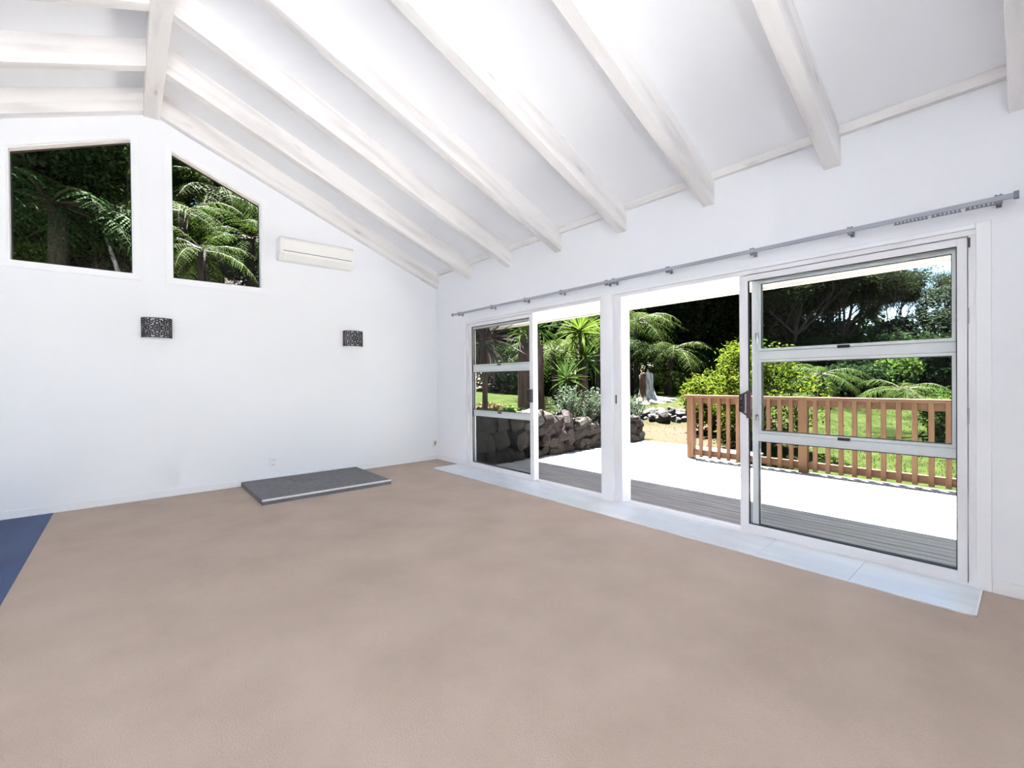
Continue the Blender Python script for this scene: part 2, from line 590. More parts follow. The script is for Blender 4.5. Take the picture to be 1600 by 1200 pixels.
ce = pitched(LEFT_X - 0.14, 0.14, z_ceil, lambda x_: z_ceil(x_) + 0.1, BACK_Y - 0.14, 0.14)
ceil = ce.build('ceiling', 'ceiling')
struct(ceil, 'white pitched ceiling with exposed limewashed rafters and ridge beam')
SPC = 0.8443
LEN = 3.44
ang = math.atan(SL)
for side in (1, -1):
    for k in range(13):
        y1 = -0.003 - SPC * k
        y0 = y1 - 0.095
        if y0 < BACK_Y:
            continue
        b = MB()
        x_end = 0.0 if side == 1 else LEFT_X
        L = abs(x_end - RIDGE_X) / math.cos(ang)
        dp = (z_ceil(0) - z_raft(0)) * math.cos(ang)
        # local: X runs up the slope from the wall end, Z is normal to the slope; square-cut to meet wall and ridge
        t = math.tan(ang)
        poly = [(0, 0), (L - 0.06, 0), (L - 0.06 + dp * t, dp), (dp * t, dp)]
        b.prism([poly], lambda a, bb, d: (a, d, bb), -0.0475, 0.0475)
        rz = PI if side == 1 else 0.0
        o = b.build('rafter', 'timber', ceil, bevel=0.004)
        o.matrix_basis = Matrix.Translation((x_end, (y0 + y1) / 2, z_raft(x_end))) @ Matrix.Rotation(rz, 4, 'Z') @ Matrix.Rotation(-ang, 4, 'Y')
        # blocking between this rafter and the next, on top of the wall
        if k < 12:
            bl = MB().box(-(SPC - 0.097) / 2, (SPC - 0.097) / 2, -0.02, 0.02, -0.03, 0.03)
            bo = bl.build('blocking', 'timber', ceil)
            bo.location = (x_end - side * 0.021, y0 - (SPC - 0.095) / 2, 2.835)
            bo.rotation_euler = (0, 0, PI / 2)
rb = MB().box(0, -BACK_Y - 0.01, -0.068, 0.068, 0, 0.3).build('ridge_beam', 'timber', ceil, bevel=0.005)
rb.matrix_basis = Matrix.Translation((RIDGE_X, -0.004, 3.97)) @ Matrix.Rotation(-PI / 2, 4, 'Z')

# roof over it, with the eave soffit above the deck
rf = pitched(LEFT_X - 0.9, 1.5, lambda x_: z_ceil(x_) + 0.104, lambda x_: z_ceil(x_) + 0.2, BACK_Y - 0.4, 0.95)  # gable overhang lengthened to keep sun out of the end windows
roof = rf.build('roof', 'roof')
struct(roof, 'grey pitched roof over the room')
SKC = ((SKY_X[0] + SKY_X[1]) / 2, (SKY_Y[0] + SKY_Y[1]) / 2)
sk = empty('window_3', (*SKC, z_ceil(SKC[0])))  # unseen opening added to let sun in behind the camera
struct(sk, 'unseen roof light added behind the camera to brighten the room')
so_ = (-SKC[0], -SKC[1], -z_ceil(SKC[0]))
xa, xb = SKY_X
for x0_, x1_, ya_, yb_ in ((xa, xa + 0.04, *SKY_Y), (xb - 0.04, xb, *SKY_Y), (xa + 0.04, xb - 0.04, SKY_Y[0], SKY_Y[0] + 0.04), (xa + 0.04, xb - 0.04, SKY_Y[1] - 0.04, SKY_Y[1])):
    strip(MB(), [x1_, x0_], lambda x_: z_ceil(x_) - 0.004, lambda x_: z_ceil(x_) + 0.23, ya_, yb_).build('frame', 'trim', sk, loc=so_)
strip(MB(), [xb - 0.02, xa + 0.02], lambda x_: z_ceil(x_) + 0.21, lambda x_: z_ceil(x_) + 0.215, SKY_Y[0] + 0.02, SKY_Y[1] - 0.02).build('pane', 'glass', sk, loc=so_)
sf = empty('soffit')
struct(sf, 'cream eave lining and fascia over the deck')
for a, b in ((0.142, 0.79), (0.80, 1.44)):
    MB().box(a, b, BACK_Y - 0.4, 0.5, 2.155, 2.167).build('soffit_board', 'soffit', sf)
MB().box(1.44, 1.465, BACK_Y - 0.4, 0.5, 2.125, 2.40).build('fascia', 'soffit', sf)
MB().box(0.141, 0.16, BACK_Y - 0.4, 0.5, 2.03, 2.155).build('frieze', 'soffit', sf)
MB().tube([(1.51, BACK_Y - 0.4, 2.33), (1.51, 0.5, 2.33)], 0.05, 10).build('gutter', 'roof', sf, smooth=True)

# windows of the end wall
for i, w in enumerate(WIN):
    we = empty('window_%d' % (i + 1))
    struct(we, ['raked window near the left edge looking into dark forest', 'raked window beside the heat pump looking at tree ferns'][i])
    fr = lambda a, b, d: (a, d, b)
    MB().prism([win_loop(w, 0.055), win_loop(w, 0.0)], fr, -0.012, 0.0).build('window_casing', 'trim', we, bevel=0.003)
    MB().prism([win_loop(w, 0.0), win_loop(w, -0.012)], fr, 0.0, 0.11).build('window_frame', 'trim', we)
    MB().prism([win_loop(w, -0.012), win_loop(w, -0.019)], fr, 0.085, 0.11).build('gasket', 'gasket', we)
    MB().prism([win_loop(w, -0.014)], fr, 0.095, 0.10).build('pane', 'glass', we)

# ------------------------------------------------------------------ sliding doors
PANELS = [(-0.86, -2.157), (-4.504, -5.755)]
UNITS = [(-0.777, -3.180), (-3.375, -5.790)]
for i, (ya, yb) in enumerate(UNITS):
    d = empty('door_%d' % (i + 1), (0, (ya + yb) / 2, 0))
    d['kind'] = 'structure'
    d['label'] = ['white aluminium frame of the sliding door nearer the end wall', 'white aluminium frame of the sliding door nearer the camera'][i]

    def P(mb, name, mt, par=d, bevel=0.0):
        o = mb.build(name, mt, par, bevel=bevel)
        o.location = (0, -(ya + yb) / 2, 0) if par is d else (0, 0, 0)
        return o
    P(MB().box(-0.004, 0.138, yb, ya, 1.997, 2.028), 'head', 'alu')
    P(MB().box(0.002, 0.138, ya, ya - 0.03, 0.0, 1.997), 'jamb', 'alu')
    P(MB().box(0.002, 0.138, yb, yb + 0.03, 0.0, 1.997), 'jamb', 'alu')
    P(MB().box(-0.006, 0.138, yb, ya, -0.02, 0.006), 'sill', 'alu')
    for xt in (0.012, 0.048, 0.118):
        P(MB().box(xt - 0.003, xt + 0.003, yb + 0.03, ya - 0.03, 0.006, 0.016), 'sill_track', 'alu')
    P(MB().box(0.128, 0.15, yb, ya, -0.03, 0.01), 'weather_strip', 'gasket')
    # fixed glazed half with two opening sashes and a low pane
    pa, pb = PANELS[i]
    if i == 0:
        fa, fbk = ya - 0.035, pb + 0.03
    else:
        fa, fbk = pa - 0.07, yb + 0.035
    X0, X1 = 0.062, 0.112
    P(MB().box(X0, X1, fa, fa - 0.045, 0.01, 1.99), 'stile', 'alu', bevel=0.002)
    P(MB().box(X0, X1, fbk, fbk + 0.045, 0.01, 1.99), 'stile', 'alu', bevel=0.002)
    P(MB().box(X0, X1, fbk + 0.045, fa - 0.045, 1.945, 1.99), 'rail', 'alu')
    for z0, z1 in ((1.345, 1.405), (0.715, 0.775), (0.012, 0.065)):
        P(MB().box(X0, X1, fbk + 0.045, fa - 0.045, z0, z1), 'rail', 'alu', bevel=0.002)
    for z0, z1, sash in ((1.405, 1.945, 1), (0.775, 1.345, 1), (0.065, 0.715, 0)):
        lo_, hi_ = fbk + 0.045, fa - 0.045
        fn = lambda a, b, dd: (dd, a, b)
        rect = lambda g: [(lo_ + g, z0 + g), (hi_ - g, z0 + g), (hi_ - g, z1 - g), (lo_ + g, z1 - g)]
        if sash:
            s = P(MB().prism([rect(0.004), rect(0.022)], fn, X0 - 0.008, X1 - 0.01), 'sash', 'alu')
            MB().prism([rect(0.022), rect(0.026)], fn, X0, X1 - 0.02).build('gasket', 'gasket', s)
            MB().prism([rect(0.024)], fn, 0.085, 0.09).build('pane', 'glass', s)
            # stay catch on the sill rail and side latch
            ym = (lo_ + hi_) / 2
            MB().box(X0 - 0.022, X0 - 0.008, ym - 0.035, ym + 0.035, z0 - 0.004, z0 + 0.016).build('stay_catch', 'black', s, bevel=0.003)
            lt = MB().box(X0 - 0.02, X0 - 0.008, hi_ - 0.008, hi_ + 0.012, z0 + 0.10, z0 + 0.145)
            lt.tube([(X0 - 0.018, hi_ - 0.002, z0 + 0.135), (X0 - 0.034, hi_ - 0.004, z0 + 0.13), (X0 - 0.036, hi_ - 0.008, z0 + 0.06)], 0.006, 8)
            lt.build('latch', 'chrome', s)
        else:
            g = P(MB().prism([rect(0.0), rect(0.005)], fn, X0, X1 - 0.02), 'gasket', 'gasket')
            P(MB().prism([rect(0.002)], fn, 0.085, 0.09), 'pane', 'glass')

    # the sliding leaf, pushed in front of the fixed half
    s = empty('sliding_door', (0.03, (pa + pb) / 2, 0.01))
    tag(s, ['sliding glass door leaf with thin black handle, pushed towards the end wall', 'sliding glass door leaf with chunky maroon and black handle, nearer the camera'][i], 'sliding door', 'sliding glass doors')
    off = (-0.03, -(pa + pb) / 2, -0.01)

    def Q(mb, name, mt, par=s, bevel=0.0):
        o = mb.build(name, mt, par, bevel=bevel)
        if par is s:
            o.location = off
        return o
    A0, A1 = 0.006, 0.042
    w1, w2 = (0.05, 0.062) if i == 0 else (0.062, 0.042)
    hi_, lo_ = pa, pb
    Q(MB().box(A0, A1, hi_, hi_ - w1, 0.016, 1.992), 'stile', 'alu', bevel=0.002)
    Q(MB().box(A0, A1, lo_, lo_ + w2, 0.016, 1.992), 'stile', 'alu', bevel=0.002)
    Q(MB().box(A0, A1, lo_ + w2, hi_ - w1, 1.95, 1.992), 'top_rail', 'alu')
    Q(MB().box(A0, A1, lo_ + w2, hi_ - w1, 0.016, 0.075), 'bottom_rail', 'alu')
    fn = lambda a, b, dd: (dd, a, b)
    ins = lambda g: [(lo_ + w2 + g, 0.075 + g), (hi_ - w1 - g, 0.075 + g), (hi_ - w1 - g, 1.95 - g), (lo_ + w2 + g, 1.95 - g)]
    Q(MB().prism([ins(0), ins(0.005)], fn, 0.014, 0.034), 'gasket', 'gasket')
    Q(MB().prism([ins(0.003)], fn, 0.022, 0.027), 'pane', 'glass')
    # D-shaped pull: plate on the stile, two arms splaying towards the pane, cross bar
    if i == 0:
        y0_, y1_, zz = lo_ + 0.022, lo_ + 0.085, (0.945, 1.09, 0.935, 1.10)
    else:
        y0_, y1_, zz = hi_ - 0.022, hi_ - 0.094, (0.945, 1.075, 0.895, 1.105)
    sg = -1 if i == 0 else 1
    h = Q(MB().box(A0 - 0.034, A0, y0_ + 0.016, y0_ - 0.016, zz[0] - 0.004, zz[1] + 0.004), 'handle', 'black', bevel=0.003)
    for za, zb_ in ((zz[0], zz[2]), (zz[1], zz[3])):
        MB().tube([(A0 - 0.026, y0_, za), (A0 - 0.026, y1_, zb_)], 0.006, 8).build('handle_arm', 'black', h)
    if i == 0:
        MB().box(A0 - 0.032, A0 - 0.02, y1_ - 0.005, y1_ + 0.005, zz[2], zz[3]).build('grip', 'black', h, bevel=0.003)
    else:
        MB().box(A0 - 0.032, A0 - 0.02, y1_, y1_ + 0.034, zz[2], zz[3]).build('grip', 'maroon', h, bevel=0.003)
    for zs in (0.25, 0.5, 0.75):
        MB().tube([(A0 - 0.0335, y0_ - 0.003, zz[0] + (zz[1] - zz[0]) * zs), (A0 - 0.0355, y0_ - 0.003, zz[0] + (zz[1] - zz[0]) * zs)], 0.004, 8).build('screw', 'chrome', h)

# post between the two door units and the casings
tp = MB().box(-0.028, 0.138, -3.183, -3.315, 0.0, 2.03).build('trim_1', 'trim', bevel=0.003)
struct(tp, 'white post between the two sliding door units')
t2 = MB().box(0.0, 0.13, -3.315, -3.375, 0.0, 2.03).build('trim_2', 'alu', bevel=0.003)
struct(t2, 'white jamb strip with a lock strike beside the middle post')
MB().box(-0.004, 0.006, -3.335, -3.348, 0.965, 1.05).build('lock_strike', 'black', t2)
cs = empty('trim_3')
struct(cs, 'thin white casing round the sliding door opening')
for mb in (MB().box(-0.012, 0, -0.72, -0.777, 0, 2.06), MB().box(-0.012, 0, -5.79, -5.85, 0, 2.06), MB().box(-0.012, 0, -0.777, -5.79, 2.03, 2.06)):
    mb.build('casing', 'trim', cs, bevel=0.003)
MB().box(-0.006, 0.0, -5.760, -5.768, 1.93, 1.985).build('buffer', 'black', cs)
for zz in (1.50, 0.93):
    MB().box(-0.004, 0.004, -5.757, -5.763, zz, zz + 0.09).build('buffer', 'rail', cs)

# tiled threshold strip inside the doors
th = MB().box(-0.43, -0.0, -5.81, -0.61, -0.02, 0.001).build('trim_4', 'grout')
struct(th, 'strip of blue grey tiles along the sliding doors')
n = 10
tl = (5.81 - 0.61) / n
tm = MB().box(-0.2115, 0.2115, -tl / 2 + 0.0012, tl / 2 - 0.0012, 0, 0.005).mesh('tile', 'tile')
for k in range(n):
    place('tile', tm, th, (-0.2155, -5.81 + tl * (k + 0.5), 0.001))
MB().box(-0.436, -0.428, -5.815, -0.605, -0.01, 0.008).build('edge_strip', 'alu_trim', th)
MB().box(-0.436, -0.002, -5.816, -5.809, -0.01, 0.008).build('edge_strip', 'alu_trim', th)
MB().box(-0.436, -0.002, -0.611, -0.604, -0.01, 0.008).build('edge_strip', 'alu_trim', th)

# hearth slab
hr = empty('hearth', (-1.965, -0.55, 0))
tag(hr, 'low charcoal tiled hearth slab on the carpet against the end wall', 'hearth')
hx0, hx1, hy0, hy1, hz = -2.64, -1.29, -1.085, -0.014, 0.052
hoff = (1.965, 0.55, 0)
MB().box(hx0 + 0.008, hx1 - 0.008, hy0 + 0.01, hy1, 0.0, hz - 0.006).build('core', 'grout', hr, loc=hoff)
tw, td = (hx1 - hx0) / 3, (hy1 - hy0 - 0.012) / 2
tmesh = MB().box(-tw / 2 + 0.0008, tw / 2 - 0.0008, -td / 2 + 0.0008, td / 2 - 0.0008, 0, 0.007).mesh('tile', 'hearth')
for a in range(3):
    for b in range(2):
        place('tile', tmesh, hr, (hx0 + tw * (a + 0.5) + 1.965, hy0 + 0.012 + td * (b + 0.5) + 0.55, hz - 0.007))
fmesh = MB().box(-tw / 2 + 0.002, tw / 2 - 0.002, 0, 0.009, 0, hz - 0.016).mesh('front_tile', 'hearth')
for a in range(3):
    place('front_tile', fmesh, hr, (hx0 + tw * (a + 0.5) + 1.965, hy0 + 0.55, 0.0))
smesh = MB().box(0, 0.008, -td / 2 + 0.001, td / 2 - 0.001, 0, hz - 0.008).mesh('side_tile', 'hearth')
for b in range(2):
    for xs in (hx0, hx1 - 0.008):
        place('side_tile', smesh, hr, (xs + 1.965, hy0 + 0.012 + td * (b + 0.5) + 0.55, 0.0))
MB().box(hx0, hx1, hy0 - 0.003, hy0 + 0.012, hz - 0.016, hz + 0.001).build('edge_strip', 'alu_trim', hr, loc=hoff)

# ------------------------------------------------------------------ wall fittings
# heat pump
ac = empty('heat_pump', (-1.79, 0, 2.82))
tag(ac, 'white wall-mounted heat pump below the sloping rafter', 'heat pump')
prof = [(0, 0.13), (-0.165, 0.13), (-0.195, 0.105), (-0.2, 0.08), (-0.2, -0.045), (-0.19, -0.075), (-0.10, -0.135), (0, -0.135)]
MB().prism([prof], lambda a, b, d: (d, a, b), -0.445, 0.445).build('body', 'ac', ac, bevel=0.012)
MB().box(-0.43, 0.43, -0.2015, -0.1985, 0.078, -0.03).build('front_panel', 'ac', ac, bevel=0.001)
fl_ = MB().prism([[(-0.2045, -0.050), (-0.199, -0.074), (-0.122, -0.128), (-0.117, -0.124), (-0.192, -0.070), (-0.198, -0.048)]], lambda a, b, d: (d, a, b), -0.405, 0.405).build('louvre_flap', 'ac', ac)
MB().box(-0.41, 0.41, -0.203, -0.197, -0.040, -0.0455).build('panel_gap', 'gasket', ac)
for s_ in (-1, 1):
    MB().box(s_ * 0.444, s_ * 0.4465, -0.19, -0.02, -0.06, -0.058).build('side_seam', 'rail', ac)


# pierced metal wall sconces
def sconce(x, label):
    e = empty('wall_sconce', (x, 0, 1.785))
    tag(e, label, 'wall light', 'pierced metal wall lights')
    nu, nv = 92, 74
    W, Hh, dep = 0.255, 0.205, 0.10
    R = (W * W / 4 + dep * dep * 0.36) / (2 * dep * 0.6)
    half = math.asin(W / 2 / R)

    def pt(a, b, r):
        an = -half + 2 * half * a / nu
        return (r * math.sin(an), -(0.4 * dep) - (r * math.cos(an) - R * math.cos(half)), -Hh / 2 + Hh * b / nv)

    def solid(a, b):
        u = abs((a + 0.5) / nu - 0.5) * 2
        v = abs((b + 0.5) / nv - 0.5) * 2
        if u > 0.95 or v > 0.94:
            return True
        # arabesque: rings and petals mirrored about both axes
        x_, y_ = u * 1.25, v
        r0 = math.hypot(x_, y_)
        th_ = math.atan2(y_, x_)
        f = math.cos(19 * r0 + 1.6 * math.cos(8 * th_)) + 0.55 * math.cos(8 * th_) * math.cos(7 * r0)
        for cx_, cy_ in ((0.72, 0.0), (0.62, 0.62), (0.0, 0.72), (1.05, 0.75), (1.1, 0.3)):
            rr = math.hypot(x_ - cx_, y_ - cy_)
            tt = math.atan2(y_ - cy_, x_ - cx_)
            if rr < 0.055:
                return False
            if rr < 0.26:
                f = math.cos(28 * rr + 2.6) + 0.8 * math.cos(6 * tt)
        if r0 < 0.24:
            return r0 < 0.10 or math.cos(8 * th_) > -0.75
        return f > -0.62
    idx = {}
    vs, fs = [], []

    def vid(a, b, k):
        if (a, b, k) not in idx:
            idx[(a, b, k)] = len(vs)
            vs.append(pt(a, b, R - 0.003 * k))
        return idx[(a, b, k)]
    S = [[solid(a, b) for b in range(nv)] for a in range(nu)]
    for a in range(nu):
        for b in range(nv):
            if not S[a][b]:
                continue
            q = [(a, b), (a + 1, b), (a + 1, b + 1), (a, b + 1)]
            fs.append(tuple(vid(i, j, 0) for i, j in q))
            fs.append(tuple(vid(i, j, 1) for i, j in reversed(q)))
            for (da, db), (p, r) in (((0, -1), (0, 1)), ((1, 0), (1, 2)), ((0, 1), (2, 3)), ((-1, 0), (3, 0))):
                aa, bb = a + da, b + db
                if not (0 <= aa < nu and 0 <= bb < nv and S[aa][bb]):
                    fs.append((vid(*q[p], 0), vid(*q[p], 1), vid(*q[r], 1), vid(*q[r], 0)))
    MB().add(vs, fs).build('pierced_shade', 'iron', e)
    li = MB()
    n_ = 16
    vv = [pt(nu * k / n_, j * nv, R - 0.012) for k in range(n_ + 1) for j in (0.03, 0.97)]
    li.add(vv, [(2 * k, 2 * k + 2, 2 * k + 3, 2 * k + 1) for k in range(n_)])
    lo = li.build('lining', 'diffuser', e)
    md = lo.modifiers.new('thickness', 'SOLIDIFY')
    md.thickness = 0.002
    for s_ in (-1, 1):
        MB().box(s_ * W / 2, s_ * (W / 2 - 0.004), -0.4 * dep - 0.002, 0.0, -Hh / 2, Hh / 2).build('side_plate', 'iron', e)
    MB().box(-0.05, 0.05, -0.03, 0.0, -0.06, 0.06).build('back_plate', 'iron', e)
    return e


sconce(-3.386, 'black pierced metal wall light below the two raked windows')
sconce(-1.312, 'black pierced metal wall light below the heat pump')

# power outlets
so = empty('power_outlet', (-2.294, 0, 0.245))
tag(so, 'white double power outlet low on the wall above the hearth', 'power outlet')
MB().box(-0.042, 0.042, -0.009, 0, -0.062, 0.062).build('plate', 'socket', so, bevel=0.003)
for zz in (-0.03, 0.025):
    p_ = MB().box(-0.028, 0.02, -0.012, -0.009, zz - 0.018, zz + 0.018).build('outlet_face', 'socket', so, bevel=0.002)
    for a in (-0.012, 0.004):
        MB().box(a - 0.002, a + 0.002, -0.0125, -0.0118, zz - 0.008, zz + 0.006).build('slot', 'gasket', p_)
MB().box(0.024, 0.034, -0.014, -0.009, -0.015, 0.015).build('switch', 'socket', so, bevel=0.001)
so = empty('cable_outlet', (-0.055, 0, 0.25))
tag(so, 'small cream cable outlet low in the corner by the doors', 'cable outlet')
MB().box(-0.035, 0.035, -0.01, 0, -0.06, 0.06).build('plate', 'socket', so, bevel=0.003)
MB().box(-0.014, 0.018, -0.024, -0.01, -0.045, 0.04).build('connector', 'cream', so, bevel=0.003)
MB().box(-0.006, 0.01, -0.026, -0.023, -0.01, 0.022).build('screw_cover', 'heartwood', so)

# curtain rail with brackets and gliders
cr = empty('curtain_rail', (-0.07, -3.25, 2.152))
tag(cr, 'long grey curtain rail on the wall above the sliding doors', 'curtain rail')
MB().box(-0.007, 0.007, -5.9425 + 3.25, -0.5666 + 3.25, -0.014, 0.014).build('rail', 'rail', cr, bevel=0.003)
br = MB().box(-0.009, 0.07, -0.007, 0.007, 0.013, 0.017)
br.prism([[(-0.017, 0.0), (0.017, 0.0), (0.010, -0.017), (-0.010, -0.017)]], lambda a, b, d: (d, a, b - 0.013), -0.008, 0.008)
br.box(0.0, 0.07, -0.007, 0.007, -0.022, -0.016).box(0.064, 0.07, -0.011, 0.011, -0.032, 0.024)
for a in (-0.014, 0.005):
    br.box(-0.008, 0.008, a, a + 0.009, 0.013, 0.021)
bm_ = br.mesh('bracket', 'railclip')
for y in (-0.727, -1.472, -2.106, -2.68, -3.284, -3.368, -3.939, -4.63, -5.228, -5.878):
    place('bracket', bm_, cr, (0, y + 3.25, 0))
gm = MB().box(-0.004, 0.004, -0.004, 0.004, -0.028, -0.012).box(-0.002, 0.002, -0.008, 0.008, -0.030, -0.024).mesh('glider', 'railclip')
for k in range(26):
    place('glider', gm, cr, (0, -5.455 - k * 0.0172 - (0.012 if k in (9, 10, 17) else 0) + 3.25, 0))
for y in (-0.5666, -5.9425):
    MB().box(-0.011, 0.011, y - 0.01 + 3.25, y + 0.01 + 3.25, -0.019, 0.019).build('end_cap', 'railclip', cr)

# ------------------------------------------------------------------ deck and balustrade
DZ = -0.06
dk = MB().box(0.15, 3.24, -9.0, -0.62, DZ - 0.16, DZ - 0.055).build('deck', 'joist')
struct(dk, 'weathered grey timber deck outside the sliding doors')
BW, BG = 0.084, 0.010
k = 0
x = 0.155
while x < 4.45:
    ye = -9.0 if x < 3.2 else -3.05
    L_ = -0.66 - ye
    b = MB().box(-BW / 2, BW / 2, 0, L_, -0.03, 0).build('board', 'deck', dk)
    b.location = (x + BW / 2, ye, DZ - rnd.random() * 0.002)
    x += BW + BG
    k += 1

bl = empty('balustrade', (3.2, -4.5, DZ))
tag(bl, 'orange brown pine balustrade along the far edge of the deck', 'balustrade')
Y_END, Y_BEG = -7.6, -2.385
bo = Vector((3.2, -4.5, DZ))


def BB(name, mt, x0, x1, y0, y1, z0, z1, bev=0.004):
    c = Vector(((x0 + x1) / 2, (y0 + y1) / 2, (z0 + z1) / 2))
    o = MB().box(x0 - c.x, x1 - c.x, y0 - c.y, y1 - c.y, z0 - c.z, z1 - c.z).build(name, mt, bl, bevel=bev)
    o.location = c - bo
    return o


BB('handrail', 'pine_y', 3.13, 3.275, Y_END, Y_BEG + 0.035, 0.905, 0.945)
BB('top_rail', 'pine_y', 3.19, 3.235, Y_END, Y_BEG - 0.02, 0.815, 0.905)
BB('bottom_rail', 'pine_y', 3.19, 3.235, Y_END, Y_BEG - 0.02, -0.01, 0.085)
for y in (-2.445, -4.01, -5.57, -7.13):
    BB('post', 'pine', 3.155, 3.245 if y < -2.6 else 3.255, y - 0.052, y + 0.052, DZ if y < -2.6 else DZ, 0.905)
y = -2.62
while y > Y_END:
    if all(abs(y - p) > 0.085 for p in (-4.01, -5.57, -7.13)):
        BB('baluster', 'pine', 3.152, 3.19, y - 0.024, y + 0.024, -0.03, 0.905, 0.003)
    y -= 0.1392

# ------------------------------------------------------------------ ground
def bank_f(x, y):
    return 1.0 - smooth(-3.2, -0.4, x - (-3.63 + (y + 6) * 0.73))


def H(x, y):
    s = min(max((x - 4.6) / 9.0, 0.0), 1.6)
    L = smooth(-4.5, -0.5, y)
    left = -0.10 + 0.10 * smooth(4.6, 6.5, x) + 0.42 * smooth(6.6, 7.5, x + 0.25 * (y - 1)) + 0.055 * max(0, x - 7.4)
    right = -0.42 + 0.10 * max(0, x - 5.0)
    z = right * (1 - L) + left * L
    # lawn behind the garden bed
    g = smooth(1.2, 3.2, y) * (1 - smooth(6.0, 9.0, x))
    z = z * (1 - g) + (0.66 + 0.03 * max(0, y - 3)) * g
    b = bank_f(x, y)
    if y > 0.3:
        bz = -0.15 + 0.60 * max(0, y - 1.0) if y < 12 else 6.45 + 0.3 * (y - 12)
        z = z * (1 - b) + bz * b
    if x < 4.6 and y < 0.9:
        k_ = smooth(0.9, 0.3, y) if x < 4.5 else 0
        z = z * (1 - k_) + (-0.35 if x > -8 else -0.3) * k_
    return min(z, 14.0)


nx, ny = 150, 150
X = np.concatenate([np.linspace(-30, -8, 16), np.linspace(-7.5, 16, 95), np.linspace(16.5, 60, 39)])
Yv = np.concatenate([np.linspace(-40, -12, 18), np.linspace(-11.5, 14, 95), np.linspace(14.5, 60, 37)])
V = [(xx, yy, H(xx, yy) + 0.03 * math.sin(xx * 1.7) * math.cos(yy * 1.3)) for xx in X for yy in Yv]
Qs = [(i * len(Yv) + j, (i + 1) * len(Yv) + j, (i + 1) * len(Yv) + j + 1, i * len(Yv) + j + 1) for i in range(len(X) - 1) for j in range(len(Yv) - 1)]
gr = place('ground', np_mesh('ground', V, Qs, 'lawn', True))
struct(gr, 'sloping mown lawn with worn dry patches beyond the deck')
gr.data.materials.append(M['litter'])
for p in gr.data.polygons:
    c = p.center
    if c.y > 0.8 and bank_f(c.x, c.y) > 0.5 or (c - CAM).dot(FW) > 21.5 + 1.5 * math.sin(c.x * 0.9 + c.y):
        p.material_index = 1
pt_ = MB().box(-22, LEFT_X - 0.14, -16, 3, -0.3, -0.08).build('patio', 'concrete')  # unseen pale patios, here and below, added to bounce sunlight indoors
struct(pt_, 'pale concrete patio added to bounce sunlight on the far side of the house')
pt2 = MB().box(LEFT_X - 0.14, 3, -22, BACK_Y - 0.14, -0.3, -0.08).build('patio', 'concrete')
struct(pt2, 'pale concrete patio added to bounce sunlight behind the camera end of the house')

# ------------------------------------------------------------------ stones
import bmesh


def stone_mesh(seed, m):
    r_ = random.Random(seed)
    bm = bmesh.new()
    bmesh.ops.create_icosphere(bm, subdivisions=2, radius=1.0)
    ph = [r_.uniform(0, 6) for _ in range(6)]
    for v in bm.verts:
        c = v.co.copy()
        d = 1 + 0.13 * math.sin(2.3 * c.x + ph[0]) + 0.13 * math.sin(2.9 * c.y + ph[1]) + 0.12 * math.sin(2.6 * c.z + ph[2]) + r_.uniform(-0.05, 0.05)
        q = Vector([math.copysign(abs(t) ** 0.5, t) for t in c])
        v.co = q * d * 0.92
    me = bpy.data.meshes.new('stone')
    bm.to_mesh(me)
    bm.free()
    me.materials.append(M[m])
    return me


STN = [stone_mesh(s, 'stone') for s in range(9)]
STP = [stone_mesh(s + 30, 'stone_pale') for s in range(6)]
sw = empty('stone_wall', (2.4, -0.62, DZ))
tag(sw, 'low dark dry stone retaining wall beside the deck', 'stone wall')


def wall_top(x):
    return 0.66 - 0.28 * smooth(1.2, 3.4, x)


MB().prism([[(0.16, -0.3), (4.3, -0.3), (4.3, 0.3), (3.2, 0.3), (1.3, 0.52), (0.16, 0.56)]], lambda a, b, d: (a - 2.4, d + 0.62, b - DZ), -0.52, -0.15).build('earth_core', 'soil', sw)
x = 0.1
while x < 4.6:   # fitted stones of very different size, stacked column by column
    w = rnd.uniform(0.2, 0.42)
    z = DZ - 0.03
    while z < wall_top(x + w / 2) - 0.05:
        hh = rnd.choice((0.13, 0.17, 0.22, 0.28, 0.33)) * rnd.uniform(0.85, 1.1)
        split = w > 0.33 and hh < 0.2 and rnd.random() < 0.6
        for q in range(2 if split else 1):
            ww = w / 2 if split else w
            cx_ = x + ww * (q + 0.5) + rnd.uniform(-0.05, 0.05)
            pale = rnd.random() < (0.15 if x < 1.2 else 0.03)
            place('stone', rnd.choice(STP if pale else STN), sw,
                  (min(cx_, 4.6 - ww / 2) - 2.4, -0.585 + rnd.uniform(-0.035, 0.035) + 0.08 * z + 0.62, z + hh / 2 - DZ),
                  (rnd.uniform(-0.3, 0.3), rnd.uniform(-0.45, 0.45), rnd.uniform(-0.25, 0.25)),
                  (ww * 0.64, 0.16, hh * 0.66))
        z += hh * 0.9
    x += w * 0.92
for k in range(9):   # return of the wall at its far end
    place('stone', rnd.choice(STN), sw, (4.52 - 2.4 - 0.04 * (k // 3), -0.3 + 0.36 * (k % 3) + 0.62, 0.06 + 0.16 * (k // 3) - DZ + rnd.uniform(0, 0.04)),
          (rnd.uniform(-0.3, 0.3), 0.1, rnd.uniform(-0.3, 0.3)), (0.17, 0.2, 0.11))

gbv = MB().prism([[(0.16, -0.35), (4.35, -0.35), (4.35, 1.3), (3.6, 3.0), (0.16, 3.0)]],
                 lambda a, b, d: (a, b, (0.56 - 0.26 * smooth(1.2, 3.4, a)) if d > 0 else -0.3), 0, 1).build('garden_bed', 'soil')
struct(gbv, 'dark soil of the raised garden bed behind the stone wall')

